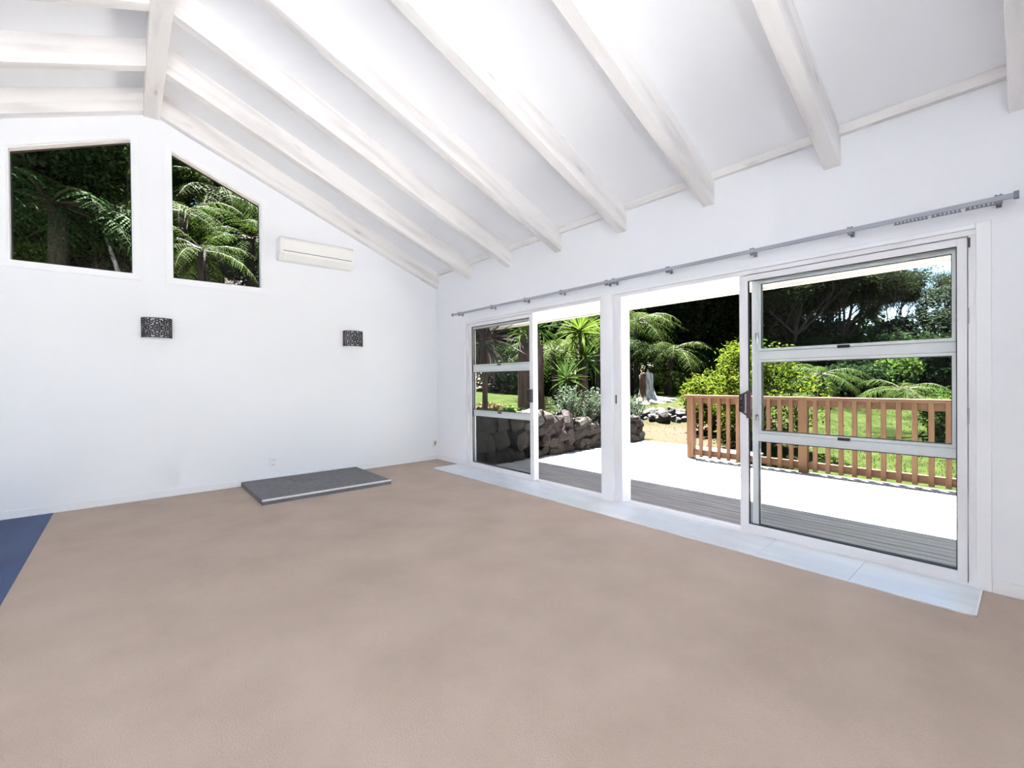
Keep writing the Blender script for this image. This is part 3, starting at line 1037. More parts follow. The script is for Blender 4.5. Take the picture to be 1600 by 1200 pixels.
re_ = empty('rock_edging', (7.4, 0.4, 0.1))
tag(re_, 'row of grey weathered rocks edging the step in the lawn', 'rock edging')
for k in range(60):
    t = k / 59
    xx = 7.05 + 0.55 * t * 1.2 + rnd.uniform(-0.15, 0.15) + 0.25 * (t - 0.5)
    yy = 1.75 - 3.6 * t
    s = rnd.uniform(0.08, 0.16)
    place('stone', rnd.choice(STP), re_, (xx - 7.4, yy - 0.4, H(xx, yy) - 0.02 + rnd.uniform(-0.03, 0.10) - 0.1),
          (rnd.uniform(-0.4, 0.4), rnd.uniform(-0.4, 0.4), rnd.uniform(0, 3)), (s * 1.3, s, s * 0.75))

# ------------------------------------------------------------------ stump
def stump():
    sx, sy = 8.55, 1.78
    sz = H(sx, sy) - 0.04
    e = empty('tree_stump', (sx, sy, sz))
    tag(e, 'sawn grey tree stump with spreading roots on the lawn', 'tree stump')
    n_, rings = 28, 12
    ht = 0.95
    vs, fs = [], []
    for j in range(rings + 1):
        t = j / rings
        for a in range(n_):
            an = 2 * PI * a / n_
            fl_ = 0.24 * math.exp(-t * 6.5) * (1 + 0.8 * max(0, math.cos(an * 5 + 0.6)) + 0.5 * math.cos(an - 5.6))
            r_ = 0.215 - 0.03 * t + fl_ + 0.012 * math.sin(an * 7 + t * 3) + 0.01 * math.sin(an * 3 - t * 9)
            vs.append((r_ * math.cos(an), r_ * math.sin(an), ht * t + (0.02 * math.sin(an * 2) if j == rings else 0)))
    for j in range(rings):
        for a in range(n_):
            b_ = (a + 1) % n_
            fs.append((j * n_ + a, j * n_ + b_, (j + 1) * n_ + b_, (j + 1) * n_ + a))
    MB().add(vs, fs).build('trunk', 'bark_grey', e, smooth=True)
    top = [(v[0] * 0.97, v[1] * 0.97, ht + 0.004 + 0.02 * math.sin(2 * PI * a / n_ * 2)) for a, v in enumerate(vs[-n_:])]
    MB().add(top + [(0, 0, ht - 0.03)], [(a, (a + 1) % n_, n_) for a in range(n_)]).build('sawn_top', 'heartwood', e)
    # patch of bare brown wood on the side turned to the house, and a dark hollow
    for name, mt_, a0, a1, t0, t1, dr in (('bare_wood', 'heartwood', 2.55, 3.65, 0.10, 0.97, 0.008), ('hollow', 'bark_dark', 4.75, 5.1, 0.35, 0.62, 0.009)):
        vv, ff = [], []
        for j in range(9):
            t = t0 + (t1 - t0) * j / 8
            for q in range(9):
                an = a0 + (a1 - a0) * q / 8
                edge = 0.6 + 0.4 * math.sin(PI * j / 8) if name == 'hollow' else 1
                an = (a0 + a1) / 2 + (an - (a0 + a1) / 2) * edge
                fl_ = 0.24 * math.exp(-t * 6.5) * (1 + 0.8 * max(0, math.cos(an * 5 + 0.6)) + 0.5 * math.cos(an - 5.6))
                r_ = 0.215 - 0.03 * t + fl_ + 0.012 * math.sin(an * 7 + t * 3) + 0.01 * math.sin(an * 3 - t * 9) + dr
                vv.append((r_ * math.cos(an), r_ * math.sin(an), ht * t))
        for j in range(8):
            for q in range(8):
                ff.append((j * 9 + q, j * 9 + q + 1, (j + 1) * 9 + q + 1, (j + 1) * 9 + q))
        MB().add(vv, ff).build(name, mt_, e, smooth=True)
    for an, ln in ((-0.75, 0.95), (-0.2, 0.6), (-1.5, 0.6), (2.9, 0.55), (3.9, 0.45)):
        p = []
        for q in range(6):
            rr = 0.22 + ln * q / 5
            px, py = rr * math.cos(an + 0.08 * q), rr * math.sin(an + 0.08 * q)
            p.append((px, py, H(sx + px, sy + py) - sz + 0.07 * (1 - q / 5)))
        MB().tube(p, [0.13, 0.105, 0.085, 0.065, 0.05, 0.02], 8).build('root', 'bark_grey', e, smooth=True)


stump()


# ------------------------------------------------------------------ foliage builders
def leaves(centers, size, seed, up=0.35, aspect=0.45, jitter=0.35):
    """one folded quad leaf per centre -> verts, quads"""
    g = np.random.default_rng(seed)
    n_ = len(centers)
    d = g.normal(size=(n_, 3))
    d[:, 2] = d[:, 2] * 0.6
    d /= np.linalg.norm(d, axis=1)[:, None]
    nrm = g.normal(size=(n_, 3)) * 0.75 + np.array([0, 0, up * 3])
    s_ = np.cross(d, nrm)
    s_ /= np.linalg.norm(s_, axis=1)[:, None] + 1e-9
    nn = np.cross(s_, d)
    ln = (size * (1 + g.uniform(-jitter, jitter, n_)))[:, None]
    wd = ln * aspect * 0.5
    c = np.asarray(centers)
    v = np.empty((n_, 4, 3))
    v[:, 0] = c - d * ln * 0.5
    v[:, 1] = c + s_ * wd + nn * wd * 0.35
    v[:, 2] = c + d * ln * 0.5 - nn * ln * 0.08
    v[:, 3] = c - s_ * wd + nn * wd * 0.35
    q = np.arange(n_ * 4).reshape(n_, 4)
    return v.reshape(-1, 3), q


def clump_points(tips, per, rad, flat, seed):
    g = np.random.default_rng(seed)
    t = np.asarray(tips)
    idx = np.repeat(np.arange(len(t)), per)
    p = g.normal(size=(len(idx), 3)) * 0.5
    p[:, 2] *= flat
    return t[idx] + p * rad


def branch_tree(seed, height, r0, spread, fork_h, levels=4, lean=(0, 0), droop=0.0, updir=0.45, ratio=0.72, kids=(2, 4)):
    """recursive limbs -> MB of tubes and list of twig tips"""
    r_ = random.Random(seed)
    mb = MB()
    tips = []

    def grow(p, d, ln, rad, lv):
        pts = [p]
        q = p.copy()
        dd = d.copy()
        ns = 4
        for _ in range(ns):
            dd = (dd + Vector((r_.uniform(-1, 1), r_.uniform(-1, 1), r_.uniform(-0.5, 0.7))) * 0.16 + Vector((0, 0, updir * 0.12 - droop * 0.1))).normalized()
            q = q + dd * ln / ns
            pts.append(q.copy())
        mb.tube(pts, [rad * (1 - 0.42 * k / ns) for k in range(ns + 1)], 6 if lv < 2 else 4, cap=False)
        if lv >= levels:
            tips.append(q.copy())
            tips.append(pts[2].copy())
            return
        for _ in range(r_.randint(*kids)):
            st = pts[r_.randint(2, ns)]
            an = r_.uniform(0, 2 * PI)
            nd_ = (dd * (1 - spread) + Vector((math.cos(an), math.sin(an), r_.uniform(0.0, updir * 1.6))) * spread).normalized()
            grow(st.copy(), nd_, ln * ratio * r_.uniform(0.8, 1.15), rad * 0.55, lv + 1)
        grow(q, dd, ln * ratio * 0.9, rad * 0.56, lv + 1)
    grow(Vector((0, 0, -0.2)), Vector((lean[0], lean[1], 1)).normalized(), height * fork_h, r0, 0)
    zmax = max(t.z for t in tips)
    k_ = height / zmax
    mb.v = [(a * k_, b * k_, c * k_) for a, b, c in mb.v]
    tips = [(t.x * k_, t.y * k_, t.z * k_) for t in tips]
    return mb, tips


def tree_meshes(seed, leafm, barkm, height, r0, spread, fork_h, per, rad, flat, leaf, levels=4, extra_low=0, **kw):
    mb, tips = branch_tree(seed, height, r0, spread, fork_h, levels, **kw)
    pts = clump_points(tips, per, rad, flat, seed)
    if extra_low:
        g = np.random.default_rng(seed + 5)
        a = g.uniform(0, 2 * PI, extra_low)
        rr = np.sqrt(g.uniform(0, 1, extra_low)) * height * 0.3
        low = np.stack([rr * np.cos(a), rr * np.sin(a), g.uniform(0.15, 0.6, extra_low) * height], 1)
        pts = np.concatenate([pts, clump_points(low, per, rad, flat, seed + 1)])
    v, q = leaves(pts, leaf, seed)
    return mb.mesh('trunk', barkm), np_mesh('foliage', v, q, leafm)


def put_tree(meshes, loc, rz, sc, name, label, cat, group):
    e = empty(name, loc, rz)
    e.scale = (sc,) * 3 if not hasattr(sc, '__len__') else sc
    tag(e, label, cat, group)
    place('trunk', meshes[0], e)
    place('foliage', meshes[1], e)
    return e


def blob_points(n_, radii, seed, lumps=9, shell=0.55):
    """leaf centres on a bush made of several overlapping lobes, base at z = 0"""
    g = np.random.default_rng(seed)
    c = g.normal(size=(lumps, 3))
    c /= np.linalg.norm(c, axis=1)[:, None]
    c *= g.uniform(0.45, 0.72, lumps)[:, None]
    rr = g.uniform(0.26, 0.46, lumps)
    d = g.normal(size=(n_, 3))
    d /= np.linalg.norm(d, axis=1)[:, None]
    k = g.integers(0, lumps, n_)
    r_ = rr[k] * (1 - (1 - shell) * g.uniform(0, 1, n_) ** 1.6) * (1 + 0.12 * g.normal(size=n_))
    p = c[k] + d * r_[:, None]
    inside = np.linalg.norm(p[:, None, :] - c[None], axis=2) < 0.62 * rr[None]
    p = p[inside.sum(1) == 0] * np.array(radii)
    p[:, 2] += radii[2] * 0.92
    return p[p[:, 2] > 0.0]


def bush_meshes(seed, n_, radii, leafm, leaf, lumps=14, shell=0.55, up=0.5):
    p = blob_points(n_, radii, seed, lumps, shell)
    v, q = leaves(p, leaf, seed, up)
    r_ = random.Random(seed)
    mb = MB()
    for _ in range(7):
        an = r_.uniform(0, 2 * PI)
        t = r_.uniform(0.3, 0.7)
        e = Vector((math.cos(an) * radii[0] * t, math.sin(an) * radii[1] * t, radii[2] * r_.uniform(0.9, 1.5)))
        mb.tube([(0.04 * math.cos(an), 0.04 * math.sin(an), -0.1), e * 0.5 + Vector((0, 0, 0.1)), e], [0.04, 0.025, 0.012], 5)
    return mb.mesh('stems', 'bark'), np_mesh('foliage', v, q, leafm)


def put_bush(meshes, loc, rz, sc, label, cat='shrub', group=None, name='shrub'):
    e = empty(name, loc, rz)
    e.scale = sc if hasattr(sc, '__len__') else (sc,) * 3
    tag(e, label, cat, group)
    place('stems', meshes[0], e)
    place('foliage', meshes[1], e)
    return e


# fern fronds: unit length along +X, arching
def frond_mesh(seed, rise, fall, m, pairs=24):
    r_ = random.Random(seed)
    vs, qs = [], []

    def P(t):
        return Vector((t * (1 - 0.12 * t), 0.05 * math.sin(t * 2 + seed), rise * t - fall * t * t))
    for i in range(pairs):
        t = 0.14 + 0.85 * i / (pairs - 1)
        c = P(t)
        tg = (P(t + 0.01) - P(t - 0.01)).normalized()
        prof = max(0.03, math.sin(PI * min(1, (t - 0.06) / 0.97) ** 0.75)) ** 0.8
        ln = 0.21 * prof * r_.uniform(0.9, 1.1)
        for s_ in (-1, 1):
            side = Vector((0.38, s_, -0.12)).normalized()
            side = (side - Vector((0, 0, 1)) * 0.0)
            dirv = (tg * 0.38 + Vector((0, s_, 0)) * 0.92 + Vector((0, 0, -0.10))).normalized()
            dirv = (dirv + Vector((r_.uniform(-0.06, 0.06), 0, r_.uniform(-0.28, 0.2)))).normalized()
            wv = (tg + Vector((0, 0, r_.uniform(-0.5, 0.3)))).normalized()
            k = 6
            for j in range(k):
                u0 = j / k
                u1 = (j + 0.9) / k
                a = c + dirv * ln * u0 - Vector((0, 0, 1)) * ln * 0.35 * u0 * u0
                b = c + dirv * ln * u1 - Vector((0, 0, 1)) * ln * 0.35 * u1 * u1
                w = 0.0185 * prof * (1 - 0.75 * (u0 + u1) / 2) * r_.uniform(0.85, 1.15)
                o = len(vs)
                mid = (a + b) / 2
                vs += [tuple(a), tuple(mid + wv * w), tuple(b), tuple(mid - wv * w)]
                qs.append((o, o + 1, o + 2, o + 3))
    me = np_mesh('frond', vs, qs, m)
    mb = MB().tube([P(t) - Vector((0, 0, 0.002)) for t in (0, 0.2, 0.4, 0.6, 0.8, 0.97)], [0.011, 0.009, 0.007, 0.005, 0.003, 0.001], 4)
    rm = mb.mesh('rachis', 'rachis')
    # join stalk into the frond piece
    bm = bmesh.new()
    bm.from_mesh(me)
    k0 = len(bm.faces)
    bm.from_mesh(rm)
    bm.faces.ensure_lookup_table()
    for f in list(bm.faces)[k0:]:
        f.material_index = 1
    bm.to_mesh(me)
    bm.free()
    me.materials.append(M['rachis'])
    bpy.data.meshes.remove(rm)
    return me


FR = [frond_mesh(1, 0.55, 0.62, 'frond'), frond_mesh(2, 0.35, 0.6, 'frond'), frond_mesh(3, 0.75, 0.7, 'frond'), frond_mesh(4, 0.15, 0.55, 'frond')]
FRD = [frond_mesh(5, 0.5, 0.6, 'frond_dark'), frond_mesh(6, 0.3, 0.6, 'frond_dark'), frond_mesh(7, 0.1, 0.6, 'frond_dark')]


def tree_fern(loc, trunk_h, flen, n_, label, seed, group='tree ferns', set_=None, lean=(0, 0), r0=0.1):
    r_ = random.Random(seed)
    e = empty('tree_fern', loc, r_.uniform(0, 6))
    tag(e, label, 'tree fern', group)
    mb = MB()
    pth = [Vector((lean[0] * t * t, lean[1] * t * t, -0.15 + (trunk_h + 0.15) * t)) for t in (0, 0.25, 0.5, 0.75, 1)]
    mb.tube(pth, [r0 * 1.25, r0, r0 * 0.9, r0 * 0.85, r0 * 0.8], 9)
    mb.build('trunk', 'bark_dark', e, smooth=True)
    top = pth[-1]
    for k in range(n_):
        an = k * 2.399 + r_.uniform(-0.2, 0.2)
        tilt = -0.55 + 0.75 * (k / n_) + r_.uniform(-0.1, 0.1)   # outer fronds droop, inner rise
        q = Quaternion((0, 0, 1), an) @ Quaternion((0, 1, 0), -tilt * 0.9)
        place('frond', r_.choice(set_ or FR), e, top + Vector((0, 0, -0.03)), q, flen * r_.uniform(0.8, 1.1))
    return e


# strap leaves: unit length along +X
def blade_mesh(seed, droop, wid, m):
    vs, qs = [], []
    k = 6
    for j in range(k + 1):
        t = j / k
        w = wid * (math.sin(PI * (0.12 + 0.88 * (1 - t)) * 0.9) ** 0.7 if t < 1 else 0.02) * (0.75 + 0.25 * min(1, t * 4))
        w = max(w, 0.002)
        z_ = -droop * t * t
        vs += [(t * (1 - 0.25 * droop * t), w, z_ + w * 0.45), (t * (1 - 0.25 * droop * t), 0, z_), (t * (1 - 0.25 * droop * t), -w, z_ + w * 0.45)]
    for j in range(k):
        for c in (0, 1):
            a = j * 3 + c
            qs.append((a, a + 1, a + 4, a + 3))
    return np_mesh('leaf', vs, qs, m, True)


YB = [blade_mesh(1, d, 0.03, 'yucca') for d in (0.05, 0.2, 0.45)]
YL = [blade_mesh(1, d, 0.03, 'yucca_lit') for d in (0.05, 0.2, 0.45)]
PB = [blade_mesh(1, d, 0.02, 'purple') for d in (0.08, 0.3, 0.55)]


def rosette(parent, top, n_, ln, set_, seed, lo=-0.7, hi=1.25, name='leaf'):
    r_ = random.Random(seed)
    for k in range(n_):
        an = k * 2.399 + r_.uniform(-0.25, 0.25)
        t = k / n_
        el = lo + (hi - lo) * t + r_.uniform(-0.12, 0.12)
        q = Quaternion((0, 0, 1), an) @ Quaternion((0, 1, 0), -el) @ Quaternion((1, 0, 0), r_.uniform(-0.5, 0.5))
        b = set_[0] if t > 0.7 else set_[1] if t > 0.35 else set_[2]
        place(name, b, parent, Vector(top) + Vector((0, 0, 0.12 * t)), q, ln * r_.uniform(0.8, 1.12) * (1 - 0.2 * max(0, t - 0.8) / 0.2))


def bed_z(x):
    return 0.56 - 0.26 * smooth(1.2, 3.4, x)


def yucca(u, y, v_head, label, n_, ln, set_, seed, r0=0.06, group='yuccas in the garden bed', barkm='bark', name='yucca', cat='yucca', lo=-0.7, hi=1.25):
    x, y = at_y(u, y)
    zb = bed_z(x) if y < 3.0 else H(x, y)
    zt = z_of(u, v_head, x, y)
    e = empty(name, (x, y, zb))
    tag(e, label, cat, group)
    hh = zt - zb
    MB().tube([(0, 0, -0.1), (0.02, 0.01, hh * 0.5), (0, 0, hh + 0.05)], [r0 * 1.25, r0, r0 * 0.8], 9).build('trunk', barkm, e, smooth=True)
    rosette(e, (0, 0, hh), n_, ln, set_, seed, lo, hi)
    return e


# ------------------------------------------------------------------ planting in the raised bed
e = yucca(757, 0.35, 540, 'purple bronze cordyline with spiky drooping leaves beside the house corner', 140, 0.74, PB, 11, 0.045, None, 'bark', 'cordyline', 'cordyline', -1.1, 1.2)
yucca(907, 0.55, 523, 'tall yucca with bright yellow green upright leaves', 64, 0.7, YL, 12, 0.055)
yucca(914, 0.35, 566, 'mid height yucca with a brown shaggy trunk in front of the tallest', 64, 0.6, YB, 13, 0.07)
yucca(885, 0.1, 598, 'short dark green yucca standing among the grey green herbs', 56, 0.52, YB, 14, 0.045)
yucca(944, 1.1, 528, 'yellow green yucca half hidden by the middle door post', 56, 0.65, YL, 15, 0.055)
# thick old trunk carrying several heads
x, y = at_y(829, 0.75)
zb = bed_z(x)
e = empty('old_yucca', (x, y, zb))
tag(e, 'thick brown trunked old yucca with several leafy heads behind the door stile', 'yucca', 'yuccas in the garden bed')
ht = z_of(830, 540, x, y) - zb
vs, fs = [], []
n_ = 20
for j in range(9):
    t = j / 8
    for a in range(n_):
        an = 2 * PI * a / n_
        r_ = 0.265 + 0.16 * math.exp(-t * 9) + 0.016 * math.sin(an * 5) - 0.01 * t
        vs.append((r_ * math.cos(an), r_ * math.sin(an), -0.1 + (ht + 0.1) * t))
for j in range(8):
    for a in range(n_):
        fs.append((j * n_ + a, j * n_ + (a + 1) % n_, (j + 1) * n_ + (a + 1) % n_, (j + 1) * n_ + a))
fs.append(tuple(8 * n_ + a for a in range(n_)))
MB().add(vs, fs).build('trunk', 'bark', e, smooth=True)
rt = Vector((RT.x, RT.y, 0)).normalized()
for k, (du, dz, st, nn, ln) in enumerate(((-0.15, 0.22, YL, 34, 0.42), (0.16, 0.3, YB, 40, 0.55), (0.0, 0.62, YB, 36, 0.5))):
    p = rt * du
    MB().tube([(p.x * 0.8, p.y * 0.8, ht - 0.05), (p.x, p.y, ht + dz)], [0.07, 0.05], 8).build('branch', 'bark', e)
    rosette(e, (p.x, p.y, ht + dz), nn, ln, st, 50 + k, -0.5 if k else 0.1, 1.3)


# herbs spilling over the wall: upright leafy stems
def herb(seed, w, d, h, stems=60):
    r_ = random.Random(seed)
    mb = MB()
    pts = []
    for _ in range(stems):
        bx, by = r_.gauss(0, w * 0.4), r_.gauss(0, d * 0.4)
        hh = h * r_.uniform(0.55, 1.1)
        tx, ty = bx * 1.35 + r_.uniform(-0.08, 0.08), by * 1.3 + r_.uniform(-0.08, 0.08) - 0.05
        mb.tube([(bx * 0.7, by * 0.7, -0.03), (tx, ty, hh)], [0.005, 0.002], 4, cap=False)
        for k in range(26):
            t = 0.12 + 0.88 * k / 25
            pts.append((bx * 0.7 + (tx - bx * 0.7) * t + r_.gauss(0, 0.016), by * 0.7 + (ty - by * 0.7) * t + r_.gauss(0, 0.016), hh * t))
    v, q = leaves(np.array(pts), 0.055, seed, 0.3, 0.4)
    return mb.mesh('stems', 'bark'), np_mesh('foliage', v, q, 'herb')


for k, (u, y, w, d, h, lab) in enumerate((
        (882, -0.38, 0.32, 0.2, 0.68, 'leafy green herb clump hanging over the darkest part of the stone wall'),
        (915, -0.36, 0.36, 0.2, 0.66, 'grey green herb clump on the stone wall below the yuccas'),
        (938, -0.34, 0.3, 0.2, 0.72, 'taller grey green herb clump beside the middle door post'),
        (985, -0.36, 0.36, 0.22, 0.56, 'grey green herb clump at the far end of the stone wall'))):
    x, y = at_y(u, y)
    hm = herb(70 + k, w, d, h)
    e = put_bush(hm, (x, y, bed_z(x) - 0.02), 0, 1, lab, 'herb', 'herbs on the stone wall', 'herb_clump')
# iris-like tuft by the post and low plants under the cordyline
x, y = at_y(977, 0.1)
e = empty('flax_tuft', (x, y, bed_z(x)))
tag(e, 'small tuft of yellow green strap leaves beside the herbs', 'flax')
rosette(e, (0, 0, 0), 16, 0.5, YL, 91, 0.7, 1.4)
om = bush_meshes(93, 700, (0.38, 0.3, 0.16), 'orange_leaf', 0.085, 8, 0.4)
x, y = at_y(778, 1.2)
put_bush(om, (x, y, bed_z(x)), 0, 1.0, 'low orange and green shrub behind the cordyline trunk')
x, y = at_y(748, 0.9)
put_bush(om, (x, y, bed_z(x)), 2, 0.9, 'low orange shrub at the left edge of the glass door')
om2 = bush_meshes(94, 800, (0.34, 0.26, 0.13), 'bank_leaf', 0.07, 8, 0.4)
x, y = at_y(797, 0.55)
put_bush(om2, (x, y, bed_z(x)), 0, 1.0, 'low dark green ground cover in front of the old yucca')
om3 = bush_meshes(95, 500, (0.26, 0.16, 0.07), 'pink_flower', 0.045, 8, 0.4)
x, y = at_y(772, 0.1)
put_bush(om3, (x, y, bed_z(x)), 0, 1.0, 'patch of small mauve flowers at the cordyline foot', 'flowers', None, 'flower_patch')
for k in range(5):
    x, y = at_y(798 + k * 4.6, -0.3 + 0.05 * (k % 2))
    o = place('pale_stone', STP[k], None, (x, y, bed_z(x) + 0.06), (0.2 * k, 0.1, k), (0.1, 0.08, 0.06))
    tag(o, ['leftmost', 'second', 'middle', 'fourth', 'rightmost'][k] + ' of five pale rounded stones on top of the stone wall', 'stone', 'pale stones on the wall')

# ------------------------------------------------------------------ planting beyond the deck
x, y = at_depth(1178, 8.9)
bm1 = bush_meshes(101, 15000, (1.12, 1.12, 1.2), 'bush', 0.085, 26, 0.5, 0.6)
put_bush(bm1, (x, y, H(x, y) - 0.1), 0.4, 1.0, 'big round yellow green bush just behind the balustrade', 'shrub', None, 'round_bush')
x, y = at_depth(1118, 10.2)
bm2 = bush_meshes(102, 9000, (0.75, 0.75, 0.85), 'bush', 0.085, 18, 0.5, 0.6)
put_bush(bm2, (x, y, H(x, y) - 0.05), 1.4, 1.0, 'smaller yellow green bush left of the big round one', 'shrub', None, 'round_bush')

FERNS = [
    # u, depth, v of crown, frond length, fronds, label, seed, dark
    (994, 16.8, 500, 2.1, 26, 'tallest bright tree fern behind the stump', 1),
    (1046, 16.2, 545, 1.9, 24, 'spreading tree fern between the stump and the yellow green bush', 2),
    (1042, 16.4, 592, 1.6, 20, 'low tree fern right behind the stump', 3),
    (985, 17.0, 535, 2.0, 20, 'dark tree fern at the edge of the middle door post', 4),
    (868, 13.0, 545, 1.7, 22, 'bright tree fern seen behind the thick yucca trunk', 5),
    (935, 14.0, 480, 2.0, 22, 'high tree fern above the yuccas', 6),
    (1283, 12.5, 583, 1.35, 16, 'tree fern peeping over the right of the big round bush', 7),
    (1462, 9.2, 606, 1.15, 18, 'leaning tree fern close behind the right end of the balustrade', 8),
    (1440, 11.0, 655, 1.0, 16, 'low tree fern seen through the balusters', 9),
]
for (u, d, v, fl_, nf, lab, sd_) in FERNS:
    x, y = at_depth(u, d)
    zg = H(x, y)
    zc = z_of(u, v, x, y)
    tree_fern((x, y, zg), max(0.15, zc - zg), fl_, nf, lab, 200 + sd_, set_=FR if sd_ != 4 else FRD, lean=(0.5, 0.1) if sd_ == 8 else (0.1, 0.05))

# trees: kanuka with open flat crowns, dark dense evergreens
KAN = [tree_meshes(301, 'kanuka', 'bark_dark', 8.6, 0.12, 0.5, 0.30, 58, 0.8, 0.28, 0.14, 4, lean=(0.25, -0.1)),
       tree_meshes(302, 'kanuka', 'bark_dark', 8.0, 0.11, 0.55, 0.33, 58, 0.75, 0.28, 0.14, 4, lean=(-0.1, 0.2))]
DEN = [tree_meshes(311, 'dark_leaf', 'bark_dark', 9.5, 0.2, 0.6, 0.24, 105, 1.15, 0.6, 0.22, 4, extra_low=90),
       tree_meshes(312, 'dark_leaf', 'bark_dark', 8.5, 0.2, 0.6, 0.22, 105, 1.15, 0.55, 0.22, 4, extra_low=90),
       tree_meshes(313, 'kanuka', 'bark_dark', 9.0, 0.2, 0.6, 0.24, 105, 1.1, 0.5, 0.2, 4, extra_low=70)]
for k, (u, d, s_, kd, lab) in enumerate([
        (905, 22, 1.0, 0, 'dense dark evergreen behind the tall yellow green yucca'),
        (965, 24, 1.05, 1, 'dense dark evergreen behind the middle door post'),
        (1030, 24, 1.0, 2, 'dense olive tree above the tree fern and stump'),
        (1085, 21.5, 0.95, 0, 'dense dark evergreen just right of the bright tree ferns'),
        (1135, 23.5, 1.05, 1, 'dense dark evergreen above the big round bush'),
        (1165, 21.5, 0.85, 2, 'dense olive tree behind the handle stile of the open door'),
        (1060, 29, 1.3, 1, 'tallest far evergreen behind the tree ferns'),
        (1130, 30, 1.35, 0, 'tallest far evergreen behind the big round bush'),
        (1262, 27, 0.72, 2, 'far olive tree behind the slanting limbs left of the sky'),
        (850, 26, 1.15, 1, 'far evergreen behind the thick old yucca trunk'),
        (790, 25, 1.1, 0, 'far evergreen behind the low orange shrubs'),
        (730, 22, 1.1, 2, 'far olive tree behind the purple cordyline')]):
    x, y = at_depth(u, d)
    put_tree(DEN[kd], (x, y, H(x, y)), k * 1.3, s_, 'evergreen_tree', lab, 'tree', 'dark evergreens behind the lawn')
for k, (u, d, s_, kd, rz, lab) in enumerate([
        (1305, 20.0, 0.70, 0, 5.2, 'tall open crowned tree with slanting dark limbs against the sky'),
        (1398, 18.0, (0.34, 0.34, 0.56), 1, 1.0, 'slender open tree with forked bare limbs left of the sky gap'),
        (1502, 20.0, (0.36, 0.36, 0.60), 1, 3.6, 'open crowned tree at the right edge of the glass'),
        (1240, 18.0, 0.66, 1, 2.2, 'olive leaved tree whose crown touches the eave')]):
    x, y = at_depth(u, d)
    put_tree(KAN[kd], (x, y, H(x, y)), rz, s_, 'kanuka_tree', lab, 'tree', 'open crowned trees')
gm1 = bush_meshes(121, 22000, (1.5, 1.5, 1.75), 'grey_leaf', 0.13, 22, 0.5, 0.4)
x, y = at_depth(1462, 16.5)
put_bush(gm1, (x, y, H(x, y) + 0.1), 0, 1.0, 'silvery green tree bush below the sky gap at the right', 'shrub', None, 'silver_bush')
x, y = at_depth(1400, 18.0)
put_bush(gm1, (x, y, H(x, y)), 2.0, (0.8, 0.8, 0.75), 'smaller silvery green bush left of the larger one', 'shrub', None, 'silver_bush')
um = bush_meshes(122, 7000, (1.5, 1.3, 1.15), 'dark_leaf', 0.15, 16, 0.5, 0.4)
for k, (u, d, s_, lab) in enumerate([
        (960, 18.5, 1.0, 'behind the middle door post'), (1030, 19, 1.0, 'behind the low fern by the stump'), (1075, 18.5, 0.85, 'right of the bright tree ferns'),
        (1110, 18, 0.9, 'behind the smaller yellow green bush'), (1160, 18.5, 0.95, 'behind the left half of the big round bush'),
        (1215, 18.5, 1.0, 'behind the right half of the big round bush'), (1265, 18, 1.0, 'behind the fern over the round bush'),
        (1310, 17.5, 1.05, 'under the slanting limbed tree'), (1355, 16.5, 1.05, 'at the top of the shaded lawn'),
        (1400, 15.5, 1.05, 'behind the mid green shrub'), (1440, 15, 1.0, 'below the silvery bush'), (1485, 14.5, 1.0, 'behind the leaning tree fern'),
        (1525, 14, 1.0, 'beyond the right door stile'), (900, 19, 1.1, 'behind the yuccas'), (840, 19, 1.1, 'behind the thick old yucca trunk'),
        (780, 17, 1.1, 'behind the purple cordyline'), (1290, 16, 0.8, 'right beside the fern over the round bush'), (1340, 15, 0.75, 'low on the shaded lawn above the handrail'),
        (1320, 22, 1.55, 'tall, under the sky gap of the slanting limbs'), (1365, 23, 1.45, 'tall, left of the silvery bushes'), (1280, 22, 1.6, 'tall, behind the olive crowned tree'),
        (1332, 13.2, 0.62, 'added as lawn shade nearest the balustrade'), (1378, 13.0, 0.62, 'added as lawn shade beside the mid green shrub'), (1302, 13.6, 0.55, 'added as lawn shade, small, right of the round bush')]):  # last three are dark stand-ins for tree shade on the lawn
    x, y = at_depth(u, d)
    put_bush(um, (x, y, H(x, y) - 0.1), k * 0.9, (s_, s_, s_ * 0.95), 'dark undergrowth shrub ' + lab, 'shrub', 'dark undergrowth behind the lawn')
mm = bush_meshes(123, 5000, (0.8, 0.8, 0.85), 'bank_leaf', 0.1, 16, 0.5, 0.5)
x, y = at_depth(1405, 12.8)
put_bush(mm, (x, y, H(x, y) - 0.05), 0, 1.0, 'mid green shrub in front of the dark undergrowth at the right')
x, y = at_depth(1490, 8.6)
put_bush(mm, (x, y, H(x, y) - 0.05), 1, 0.7, 'mid green shrub at the foot of the leaning tree fern')

# ------------------------------------------------------------------ forest bank behind the end wall
def on_bank(u, y):
    x, y = at_y(u, y)
    return x, y, H(x, y)


